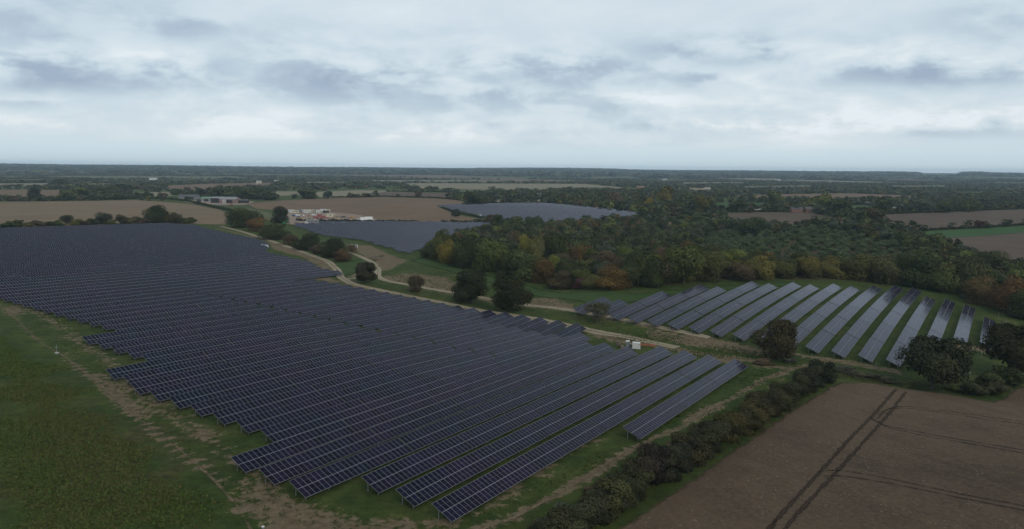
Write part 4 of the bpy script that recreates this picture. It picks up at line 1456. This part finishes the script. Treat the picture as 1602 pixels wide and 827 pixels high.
hedge(((90, 312.5), (160, 312), (230, 311), (270, 312.5), (300, 317), (330, 324), (365, 332)), 3.2, 4, DG, 'long dark hedge along the top of the stubble field')
hedge(((465, 346), (500, 346.5), (560, 347), (600, 347.5), (657, 348)), 2.6, 3.2, (.03, .038, .022), 'dark clipped hedge between the compound and the panel field')
hedge(((692, 348.5), (730, 349.5), (765, 351)), 3.4, 4, (.032, .038, .022), 'short dark hedge at the far corner of the second panel field')
hedge(((520, 309.5), (600, 308), (680, 310), (720, 314)), 2.6, 4, BR, 'brown field hedge along the top of the brown stubble')
hedge(((605, 300.5), (680, 301), (745, 303)), 3.5, 5, DG, 'dark hedge between the pale field and the far woods')
hedge(((760, 318.5), (800, 319), (855, 318)), 3.0, 4, BR, 'brown hedge behind the farthest panel field')
hedge(((1430, 362), (1480, 359.5), (1530, 357), (1592, 353), (1650, 351)), 2.6, 4, (.05, .05, .03), 'low hedge between the brown field and the green strip')
hedge(((1380, 336), (1440, 333.5), (1500, 331), (1592, 328)), 3.4, 5, DG, 'dark hedge along the far side of the right brown field')
hedge(((1140, 345), (1170, 350), (1200, 354), (1260, 354), (1320, 354)), 3.2, 4.5, (.045, .055, .03), 'green hedge along the near side of the middle brown field')
hedge(((1125, 332.5), (1200, 331.5), (1250, 332)), 2.6, 4, DG, 'dark hedge between the green meadow and the brown field')
hedge(((690, 325), (705, 331), (725, 336), (757, 342)), 1.8, 2.6, (.03, .036, .022), 'thin dark hedge along the left rim of the farthest panel field')

# ------------------------------------------------------------------ rough grass and weeds
def tufts(name, polys, n, smin, smax, cols, label, fade=1.0):
    Vs, Cc = [], []
    for poly, k in zip(polys, n):
        P = atl(poly)
        lo_, hi_ = P.min(0), P.max(0)
        Q = rng.uniform(lo_, hi_, size=(k * 3, 2))
        Q = Q[inside(Q, P)]
        thin_ = np.clip((12 - sdf(Q, P)) / 12, 0, 1) * fade
        Q = Q[nz(Q, 0.25, 77) + rng.uniform(-.25, .25, len(Q)) - thin_ * .6 + (nz(Q, 0.12, 31) - .5) * .35 > 0.30][:k]
        z_ = gz(Q[:, 0], Q[:, 1])
        ci = np.clip(((nz(Q, 0.055, 55) + rng.normal(size=len(Q)) * .16) * len(cols)).astype(int), 0, len(cols) - 1)
        cc = np.array(cols)[ci] * rng.uniform(.85, 1.15, (len(Q), 1))
        for b_ in range(4):
            a_ = rng.uniform(0, 6.28, len(Q))
            w_ = rng.uniform(smin, smax, len(Q))
            h_ = w_ * rng.uniform(.5, 1.1, len(Q))
            dx, dy = np.cos(a_), np.sin(a_)
            ox, oy = rng.normal(size=len(Q)) * w_ * .4, rng.normal(size=len(Q)) * w_ * .4
            lean = rng.uniform(-.5, .9, len(Q))
            base = np.stack([Q[:, 0] + ox, Q[:, 1] + oy, z_ - .03], 1)
            d3 = np.stack([dx, dy, 0 * dx], 1) * (w_ * .5)[:, None]
            up_ = np.stack([-dy * lean * h_, dx * lean * h_, h_], 1)
            q4 = np.stack([base - d3 * .5, base + d3 * .5, base + d3 + up_, base - d3 + up_ * .9], 1)
            Vs.append(q4.reshape(-1, 3))
            Cc.append(np.repeat(cc, 4, 0))
    V_ = np.concatenate(Vs)
    o = link(bpy.data.objects.new(name, mesh_np(name, V_, np.arange(len(V_)).reshape(-1, 4), [M_MASS], {'leafcol': np.concatenate(Cc)})))
    tag(o, label, 'grass', None, 'stuff')


tufts('meadow_grass', [((-40, 500), (40, 520), (110, 572), (200, 650), (290, 720), (350, 790), (385, 850), (-60, 870)),
                       ((570, 456), (700, 475), (800, 495), (940, 516), (1100, 548), (1180, 558), (1130, 535), (980, 509), (840, 485), (700, 462), (600, 443)),
                       ((700, 835), (870, 775), (980, 708), (1130, 632), (1230, 580), (1270, 595), (1180, 645), (1000, 745), (860, 840)),
                       ((1240, 572), (1320, 576), (1420, 594), (1540, 612), (1590, 600), (1560, 622), (1420, 606), (1310, 595))],
      [80000, 9000, 12000, 5000], .10, .30, [(.042, .078, .015), (.056, .088, .018), (.062, .092, .022), (.058, .088, .020), (.074, .084, .027), (.086, .076, .031), (.064, .090, .022)], 'rough grass and weeds of the meadow, verges and hedge bottoms')
# straggling growth on the bare ground by the rows
tufts('verge_weeds', [((20, 440), (110, 500), (230, 590), (330, 680), (420, 745), (480, 770), (600, 800), (680, 830), (420, 840), (300, 720), (180, 620), (60, 510)),
                      ((720, 820), (850, 745), (960, 690), (1100, 610), (1180, 575), (1220, 585), (1080, 650), (960, 715), (820, 800)),
                      ((900, 512), (1010, 515), (1200, 552), (1200, 566), (1090, 556), (960, 530)), ((600, 425), (700, 430), (860, 465), (880, 482), (740, 462), (620, 440))],
      [9000, 5500, 2500, 2500], .12, .32, [(.034, .062, .013), (.044, .072, .016), (.058, .078, .020), (.080, .076, .030)], 'scattered weeds and grass tufts on the bare ground beside the panel rows', 0.5)

# ------------------------------------------------------------------ stations, compound, farms
def stand(px, py, face=None):
    x_, y_ = at(px, py)
    return (x_, y_, float(gz(x_, y_)))


ROWYAW = math.pi / 2 - AZ


def station(px, py, label, rz):
    """transformer station: white container beside a grey switchgear cabinet"""
    root = empty('inverter_station', stand(px, py), rz)
    root.scale = (.7, .7, .75)
    tag(root, label, 'inverter station')
    MB().box((0, 0, 0.1), (7.6, 3.0, 0.3)).build('base', M_GREY, root)
    w_ = MB().box((1.6, 0, 1.55), (3.6, 2.5, 2.6))
    for k in range(7):
        w_.box((0.1 + k * 0.5, -1.27, 1.55), (0.08, 0.05, 2.4))
    w_.build('container', M_WHITE, root)
    d_ = MB().box((2.2, -1.30, 1.45), (0.95, 0.04, 2.1)).build('door', M_WHITE, root)
    MB().box((2.55, -1.34, 1.4), (0.05, 0.05, 0.3)).build('handle', M_DARK, d_)
    MB().box((2.9, -1.31, 2.2), (0.5, 0.05, 0.4)).build('vent', M_GREY, root)
    tr_ = MB().box((-0.9, 0, 1.2), (1.1, 1.7, 1.9))
    for k in range(6):
        tr_.box((-1.3 + k * 0.16, -1.05, 1.15), (0.05, 0.4, 1.5))
    tr_.build('transformer', M_GREY, root)
    MB().box((-2.5, 0, 1.7), (1.6, 2.2, 2.9)).build('switchgear_cabinet', M_GREY, root)
    MB().box((-2.5, 0, 3.2), (1.75, 2.35, 0.12)).build('cabinet_roof', M_WHITE, root)
    return root


station(990, 544, 'white and grey inverter station at the right end of the panel rows', -0.25)
station(414, 388.5, 'white inverter station beside the upper track and far rows', -0.1)
station(554, 388, 'white inverter station at the edge of the second panel field', -0.2)
station(751, 338.5, 'small white inverter station beside the farthest panel field', 0.1)

# orange barrier and material by the near station
root = empty('safety_barrier', stand(1010, 541), -0.25)
tag(root, 'low orange plastic barrier on bare soil beside the near station', 'barrier')
f_ = MB()
for k in range(7):
    f_.box((-3 + k, 0, 0.5), (0.07, 0.07, 1.0))
f_.build('stake', M_WOOD, root)
r_ = MB()
for z_ in (0.35, 0.6, 0.85):
    r_.box((0, 0.04, z_), (6.2, 0.03, 0.16))
r_.build('mesh_band', M_ORANGE, root)
root = empty('cable_drum', stand(968, 541), 0.5)
tag(root, 'rusty brown cable drum left of the near inverter station', 'cable drum')
MB().cyl((-.5, 0, .8), (-.4, 0, .8), .8, None, 18).build('flange', M_WOOD, root)
MB().cyl((.4, 0, .8), (.5, 0, .8), .8, None, 18).build('flange', M_WOOD, root)
MB().cyl((-.4, 0, .8), (.4, 0, .8), .5, None, 16).build('core', M_BRICK, root)
root = empty('pallet_stack', stand(973, 543.5), 0.2)
tag(root, 'stack of brown timber pallets beside the cable drum', 'pallets')
pl = MB()
for k in range(6):
    for j in (-.5, 0, .5):
        pl.box((0, j, 0.05 + k * .15), (1.2, .1, .09))
    pl.box((0, 0, .12 + k * .15), (1.2, 1.1, .04))
pl.build('pallet_boards', M_WOOD, root)

# post with sign in the meadow, post at the bottom edge, sheet on the grass
root = empty('marker_post', stand(89, 551), 0.2)
tag(root, 'thin pale marker post standing in the green meadow', 'post')
MB().cyl((0, 0, 0), (0, 0, 2.6), .05, .04).build('pole', M_PALE, root)
MB().box((0, 0, 1.6), (.5, .04, .25)).build('plate', M_PALE, root)
x_, y_, z_ = stand(89.3, 552)
b_ = MB().box((0, 0, .17), (.95, .5, .34)).box((0, 0, .36), (1.0, .55, .05)).build('concrete_block', M_PALE2)
b_.location = (x_, y_, z_)
tag(b_, 'pale concrete block lying at the foot of the marker post', 'block')
root = empty('camera_post', stand(412, 838), 0.2)
tag(root, 'grey metal post with pale cap at the bottom edge', 'post')
MB().cyl((0, 0, -.3), (0, 0, 1.5), .22, .2, 14).build('pole', M_STEEL, root)
MB().cyl((0, 0, 1.5), (0, 0, 1.58), .24, .24, 14).build('cap', M_WHITE, root)
x_, y_, z_ = stand(1513, 583)
sh = MB()
pts_ = [(-2.0, -.35), (-1.0, -.5), (0.2, -.45), (1.4, -.6), (2.1, -.2), (1.9, .3), (.6, .45), (-.7, .35), (-1.8, .2)]
vs = [(a, c, .02) for a, c in pts_] + [(a * .8, c * .7, .26 + .1 * math.sin(i * 2.1)) for i, (a, c) in enumerate(pts_)]
n = len(pts_)
sh.add(vs, [(i, (i + 1) % n, n + (i + 1) % n, n + i) for i in range(n)] + [tuple(range(n, 2 * n))])
o = sh.build('plastic_sheet', M_SHEET)
o.location, o.rotation_euler = (x_, y_, z_), (0, 0, 0.7)
tag(o, 'crumpled white plastic sheet lying on the grass beside the big dark tree', 'plastic sheet')
# thin fence posts round the right-hand panels
for k, (px, py) in enumerate(((1447, 452), (1270, 562), (1370, 575), (1535, 560), (1574, 505), (1562, 494))):
    root = empty('fence_post', stand(px, py), 0)
    tag(root, f'thin pale timber fence post, {ordw(k + 1)} of those round the panel slope', 'fence post', 'fence posts round the panel slope')
    MB().cyl((0, 0, -.3), (0, 0, 2.0), .07, .06, 8).build('stake', M_PALE, root)
    MB().cyl((0, 0, 2.0), (0, 0, 2.06), .075, .02, 8).build('cap', M_PALE, root)


def cabin(px, py, l, w, h, mat, label, group, rz=0.0, roof=None, windows=2):
    root = empty('site_cabin', stand(px, py), rz)
    tag(root, label, 'cabin', group)
    MB().box((0, 0, h / 2 + .15), (l, w, h)).build('wall', mat, root)
    MB().box((0, 0, h + .22), (l + .1, w + .1, .12)).build('roof', roof or mat, root)
    for k in range(windows):
        f = MB().box((-l / 2 + (k + .75) * l / (windows + .5), -w / 2 - .02, h * .6 + .15), (l * .16, .05, h * .3)).build('window', M_GLASS, root)
    MB().box((l / 2 - .7, -w / 2 - .02, 1.2), (.8, .05, 2.0)).build('door', M_GREY, root)
    return root


cg = 'white site cabins of the construction compound'
for k in range(10):
    cabin(456 + k * 6.2, 333.2 - 0.12 * k + (.8 if k % 3 == 1 else 0), 7.2, 3, 3.0 if k % 4 else 3.3, (M_WHITE, M_CREAM, M_PALE, M_WHITE)[k % 4], f'{("white", "cream", "pale grey", "white")[k % 4]} site cabin, {ordw(k + 1)} from the left in the compound row', cg, 0.05 * (k % 3 - 1))
cabin(489, 353.5, 12, 3, 2.6, M_GREY, 'long dark grey cabin standing at the panel field edge', 'stacked cabins at the panel field edge', 0.05, M_GREY, 3)
c2 = cabin(489, 353.3, 12, 3, 2.5, M_PALE, 'pale cabin with white roof stacked on the dark grey cabin', 'stacked cabins at the panel field edge', 0.05, M_WHITE, 3)
c2.location.z += 2.85
cabin(480, 353.3, 3.0, 2.5, 3.4, M_WHITE, 'small white kiosk beside the stacked cabins', None, 0.05, None, 1)
cabin(517, 340, 9, 3, 3.4, M_CREAM, 'cream store cabin in the middle of the compound', None, 0.1, None, 1)
cabin(528, 341.5, 8, 4, 2.6, M_TAN, 'sand coloured store behind the red material stacks', None, 0.0, None, 1)
cabin(510, 333.5, 7, 3, 2.5, M_DARK, 'dark container at the end of the white cabin row', None, 0.0, M_SLATE, 1)


def container(px, py, l, mat, label, rz):
    root = empty('container', stand(px, py), rz)
    tag(root, label, 'container')
    c = MB().box((0, 0, 1.0), (l, 2.4, 2.0))
    for k in range(int(l / .6)):
        c.box((-l / 2 + .3 + k * .6, -1.23, 1.0), (.12, .06, 1.8))
    c.build('shell', mat, root)
    MB().box((l / 2 + .03, 0, 1.0), (.06, 2.1, 1.8)).build('door', mat, root)


container(519, 352.5, 12, M_TEAL, 'long teal container at the panel field edge, left one', 0.02)
container(531, 351.5, 11, M_TEAL, 'long teal container at the panel field edge, right one', 0.05)

for k, (px, py, s_) in enumerate(((561, 346.5, 1.0), (569, 345.5, 1.5), (577, 345.0, 1.7))):
    root = empty('storage_tent', stand(px, py), 0.1)
    tag(root, f'white {"low" if k == 0 else "domed"} storage tent, {ordw(k + 1)} from the left beyond the hedge', 'tent', 'white tents behind the clipped hedge')
    cv, nn = [], 9
    for x_ in (-2.5 * s_, 2.5 * s_):
        cv += [(x_, 2.1 * s_ * math.cos(math.pi * i / (nn - 1)), 2.3 * s_ * math.sin(math.pi * i / (nn - 1))) for i in range(nn)]
    MB().add(cv, [(i, i + 1, nn + i + 1, nn + i) for i in range(nn - 1)] + [tuple(range(nn))[::-1], tuple(range(nn, 2 * nn))]).build('cover', M_WHITE, root)
    MB().box((-2.53 * s_, 0, .9 * s_), (.05, 1.4 * s_, 1.7 * s_)).build('door_flap', M_PALE, root)


def vehicle(px, py, mat, label, group, rz, van=False):
    root = empty('parked_van' if van else 'parked_car', stand(px, py), rz)
    tag(root, label, 'van' if van else 'car', group)
    if van:
        sec = [(-2.6, .4), (2.6, .4), (2.6, 1.1), (1.9, 1.3), (1.3, 2.2), (-2.6, 2.2)]
    else:
        sec = [(-2.1, .35), (2.1, .35), (2.1, .85), (1.1, .98), (.45, 1.5), (-1.3, 1.5), (-2.0, 1.0)]
    n = len(sec)
    MB().add([(a, -.85, c) for a, c in sec] + [(a, .85, c) for a, c in sec], [(i, (i + 1) % n, n + (i + 1) % n, n + i) for i in range(n)] + [tuple(range(n))[::-1], tuple(range(n, 2 * n))]).build('body', mat, root)
    MB().box((-.2, 0, 1.22 if not van else 1.75), (1.7 if not van else 2.0, 1.74, .34)).build('window', M_GLASS, root)
    for a in (-1.3, 1.3):
        for c in (-.8, .8):
            MB().cyl((a, c - .1, .33), (a, c + .1, .33), .33, None, 12).build('wheel', M_RUBBER, root)


vg = 'vehicles parked in the construction compound'
for px, py, m_, lab, vn in ((459, 339, M_BLUE, 'blue van parked in front of the left white cabins', True), (466, 338.5, M_WHITE, 'white van parked between the blue ones', True), (467, 341, M_BLUE, 'blue car parked in front of the white van', False), (474, 338.5, M_WHITE, 'white car parked below the middle cabins', False),
                            (483, 339, M_RED, 'red car parked on the bare compound yard', False), (470, 343, M_OCHRE, 'small ochre site vehicle nearest the dark round tree', False), (491, 338, M_WHITE, 'white van parked below the cabin row end', True)):
    vehicle(px, py, m_, lab, vg, 0.3 + (px % 5) * .5, vn)


def stack(px, py, mat, l, w, n, label, group, rz=0):
    root = empty('material_stack', stand(px, py), rz)
    tag(root, label, 'material stack', group)
    MB().box((0, 0, .08), (l, w, .16)).build('pallet', M_WOOD, root)
    s_ = MB()
    for k in range(n):
        s_.box((.1 * (k % 2) - .05, .06 * ((k * 3) % 3 - 1), .3 + k * .42), (l * (1 - .05 * (k % 3)), w * .95, .40))
    s_.build('load', mat, root)


sg = 'material stacks in the construction compound'
for k, (px, py, m_, tone, n_) in enumerate(((494, 341.5, M_RED, 'dark red', 4), (500, 339.5, M_RED, 'red', 6), (505, 341, M_RED, 'red', 4), (510, 342.2, M_RED, 'dark red', 3), (499, 343, M_BRICK, 'rusty', 3), (537, 341, M_SLATE, 'dark', 4), (546, 342.2, M_PINK, 'pinkish', 3), (551, 342, M_OCHRE, 'ochre', 5), (520, 344, M_WOOD, 'timber', 3), (527, 345.2, M_CREAM, 'cream', 2), (508, 345, M_PALE, 'pale', 2), (463, 349, M_PINK, 'pinkish', 2), (471, 351, M_GREY, 'grey', 3))):
    stack(px, py, m_, 5.5, 3.2, n_, f'{tone} stack of wrapped material, {ordw(k + 1)} of the compound stacks', sg, .2 * k)

# green excavator behind the hedgerow
root = empty('excavator', stand(444, 352), 0.4)
tag(root, 'green excavator with raised boom beside the compound entrance', 'excavator')
for y_ in (-1.0, 1.0):
    t_ = MB().box((0, y_, .45), (3.4, .55, .8))
    t_.build('track', M_RUBBER, root)
MB().box((-.4, 0, 1.5), (3.0, 2.2, 1.1)).build('body', M_GREENP, root)
cb = MB().box((.7, .55, 2.4), (1.3, 1.0, 1.5)).build('cab', M_GREENP, root)
MB().box((1.0, .55, 2.6), (.75, 1.04, .8)).build('window', M_GLASS, cb)
MB().bar((.9, -.3, 1.8), (3.2, -.3, 4.6), .45, .6).build('boom', M_GREENP, root)
MB().bar((3.2, -.3, 4.6), (5.0, -.3, 2.2), .35, .45).build('arm', M_GREENP, root)
MB().box((5.0, -.3, 1.7), (.9, 1.1, .9)).build('bucket', M_DARK, root)
# spoil heaps
M_SPOIL = plain('spoil_earth', (0.115, 0.085, 0.058), 0.95, 0, 0.4, 0.5)
for k, (px, py, w_, h_, lab) in enumerate(((590, 406, 12, 1.7, 'low brown soil heap beside the bend of the second track'), (437, 384, 9, 1.5, 'small brown soil heap beside the upper track and station'), (545, 386, 8, 1.4, 'low soil heap left of the second field station'))):
    n = 14
    vs = [(0, 0, h_)]
    for ring, rr, zz in ((0, .3, .85), (1, .65, .42), (2, 1.0, -.15)):
        vs += [(math.cos(2 * math.pi * i / n) * w_ / 2 * rr * random.uniform(.85, 1.15), math.sin(2 * math.pi * i / n) * w_ / 3 * rr * random.uniform(.85, 1.15), h_ * zz * random.uniform(.85, 1.1)) for i in range(n)]
    fs = [(0, 1 + i, 1 + (i + 1) % n) for i in range(n)] + [(1 + r * n + i, 1 + (r + 1) * n + i, 1 + (r + 1) * n + (i + 1) % n, 1 + r * n + (i + 1) % n) for r in (0, 1) for i in range(n)]
    o = MB().add(vs, fs).build('soil_heap', M_SPOIL)
    o.location = stand(px, py)
    tag(o, lab, 'soil heap')


def building(name, px, py, l, w, h, g, wall, roof, label, cat, rz=0.0, group=None, win=0, door=True, chimney=False, big_door=False):
    root = empty(name, stand(px, py), rz)
    tag(root, label, cat, group)
    MB().gwalls(l, w, 0, h, g).build('wall', wall, root)
    rf = MB().gable(l, w, g, h + .04).build('roof', roof, root)
    if chimney:
        MB().box((l * .35, 0, h + g + .2), (.7, .7, 1.5)).build('chimney', M_BRICK, rf)
    for k in range(win):
        for fl in range(2 if h > 4.5 and win > 2 else 1):
            wn = MB().box((-l / 2 + (k + .5) * l / win, -w / 2 - .03, 1.5 + fl * 2.6), (1.1, .06, 1.2)).build('window', M_GLASS, root)
            MB().box((-l / 2 + (k + .5) * l / win, -w / 2 - .05, .85 + fl * 2.6), (1.4, .14, .1)).build('sill', M_WHITE, wn)
    if door:
        if big_door:
            MB().box((l * .1, -w / 2 - .04, h * .4), (l * .45, .08, h * .8)).build('door', M_DARK, root)
        else:
            MB().box((0.4, -w / 2 - .04, 1.05), (1.0, .08, 2.1)).build('door', M_WOOD, root)
    return root


fg = 'barns of the farm beyond the stubble field'
building('barn', 296, 312, 30, 16, 5, 2.5, M_GREY, M_SLATE, 'low grey barn with dark roof at the left of the farm', 'barn', .1, fg, 0, True, False, True)
building('barn', 323, 315.5, 14, 10, 5.0, 2, M_PALE, M_MOSS, 'small barn with pale green roof in the farm', 'barn', .05, fg, 0, True, False, True)
building('barn', 341, 317.5, 17, 12, 7, 2, M_DARK, M_PALE, 'tall dark barn with pale grey roof in the farm', 'barn', .05, fg, 0, True, False, True)
building('barn', 360, 318, 26, 16, 6, 3, M_PINK, M_PALE, 'wide pinkish barn with grey roof at the right of the farm', 'barn', -.15, fg, 0, True, False, True)
building('barn', 380, 318, 16, 9, 4, 1.5, M_DARK, M_SLATE, 'low dark open shed at the right end of the farm', 'barn', .1, fg, 0, True, False, True)
building('barn', 351, 319.5, 4, 4, 5.5, .8, M_PALE2, M_PALE2, 'narrow pale annex between two farm barns', 'barn', 0, fg, 0, True)
container(340, 321.5, 10, M_PALE, 'pale grey container on the near edge of the farm yard', .05)
container(312, 316.5, 8, M_PALE2, 'pale container left of the green roofed barn', .2)
stack(362, 321.2, M_RED, 4, 3, 4, 'red stacked machinery load in front of the pinkish barn', None, .3)
building('house', 845, 309.5, 11, 8, 6.5, 2.4, M_CREAM, M_SLATE, 'cream two storey house at the edge of the far dark wood', 'house', .1, None, 3, True, True)
building('house', 1245, 332.5, 15, 8, 4.5, 2.6, M_BRICK, M_SLATE, 'brick house with dark roof beside the middle brown field', 'house', .05, 'brick houses beside the middle brown field', 2, True, True)
building('house', 1264, 332.5, 9, 8, 4.5, 2.6, M_BRICK, M_SLATE, 'smaller brick house right of the dark roofed brick house', 'house', .1, 'brick houses beside the middle brown field', 2, True, True)
building('warehouse', 1094, 301.5, 48, 24, 8, 2, M_TAN, M_TAN, 'large sand coloured building behind the far dark wood', 'warehouse', .05, None, 0, True, False, True)
building('warehouse', 1106, 301, 14, 14, 11, 1, M_PALE2, M_PALE2, 'pale taller block beside the sand coloured building', 'warehouse', .05)
rg = 'farm sheds beyond the right brown field'
building('barn', 1401, 329, 16, 8, 3, 1.4, M_PALE, M_PALE, 'pale roofed shed at the left of the right-hand farm', 'barn', .1, rg, 0, True, False, True)
building('barn', 1422, 328.5, 26, 12, 5, 2.5, M_DARK, M_SLATE, 'long dark shed right of the pale roofed shed', 'barn', .05, rg, 0, True, False, True)
building('barn', 1354, 321, 16, 9, 4, 1.5, M_DARK, M_SLATE, 'small dark shed above the green paddock', 'barn', 0, rg, 0, True)
building('house', 820, 362, 20, 8, 3, 1.2, M_PALE, M_PALE, 'grey roofed shed in the trees between the panel fields', 'shed', .5)
building('house', 1002, 297, 20, 12, 7, 3, M_PINK, M_BRICK, 'pinkish building far behind the dark wood', 'house', .1, None, 3)
cabin(180, 308, 10, 5, 3, M_WHITE, 'white caravan among trees above the stubble field, right one', None, .2)
cabin(155, 308.5, 8, 4, 3, M_PALE, 'pale caravan among trees above the stubble field, left one', None, .1)
cabin(1184, 331, 8, 4, 3, M_WHITE, 'white caravan at the edge of the green meadow, left one', 'caravans at the edge of the green meadow', .1)
cabin(1193, 331, 7, 4, 3, M_WHITE, 'white caravan at the edge of the green meadow, right one', 'caravans at the edge of the green meadow', -.1)
vt = 'white buildings of the distant villages'
for k, (px, py, l) in enumerate(((347, 271, 30), (362, 270.5, 26), (470, 270, 30), (765, 274, 60), (784, 275.5, 50), (810, 274, 40), (830, 273, 30), (1040, 283, 22), (240, 282, 26), (548, 272, 34), (1215, 284, 40), (433, 287, 16), (405, 287.5, 14))):
    building('house', px, py, l, 14, 7, 3, M_WHITE if k % 3 else M_CREAM, M_PALE, f'{"white" if k % 3 else "cream"} distant building among trees, {ordw(k + 1)} of the scattered ones', 'house', .1 * (k % 4), vt, 0, True)

# ------------------------------------------------------------------ the air
hz = MB().box((0, 5600, 46), (30000, 14000, 122)).build('haze', [])
m = bpy.data.materials.new('haze')
m.use_nodes = True
m.node_tree.nodes.clear()
q = NB(m.node_tree)
vo = q.n('ShaderNodeVolumePrincipled')
vo.inputs['Color'].default_value = (0.60, 0.80, 1.0, 1)
vo.inputs['Density'].default_value = 0.000062
vo.inputs['Anisotropy'].default_value = 0.0
oo = q.n('ShaderNodeOutputMaterial')
q.link(vo.outputs[0], oo.inputs['Volume'])
hz.data.materials.append(m)
tag(hz, 'thin pale blue haze over the whole countryside', 'haze', None, 'stuff')
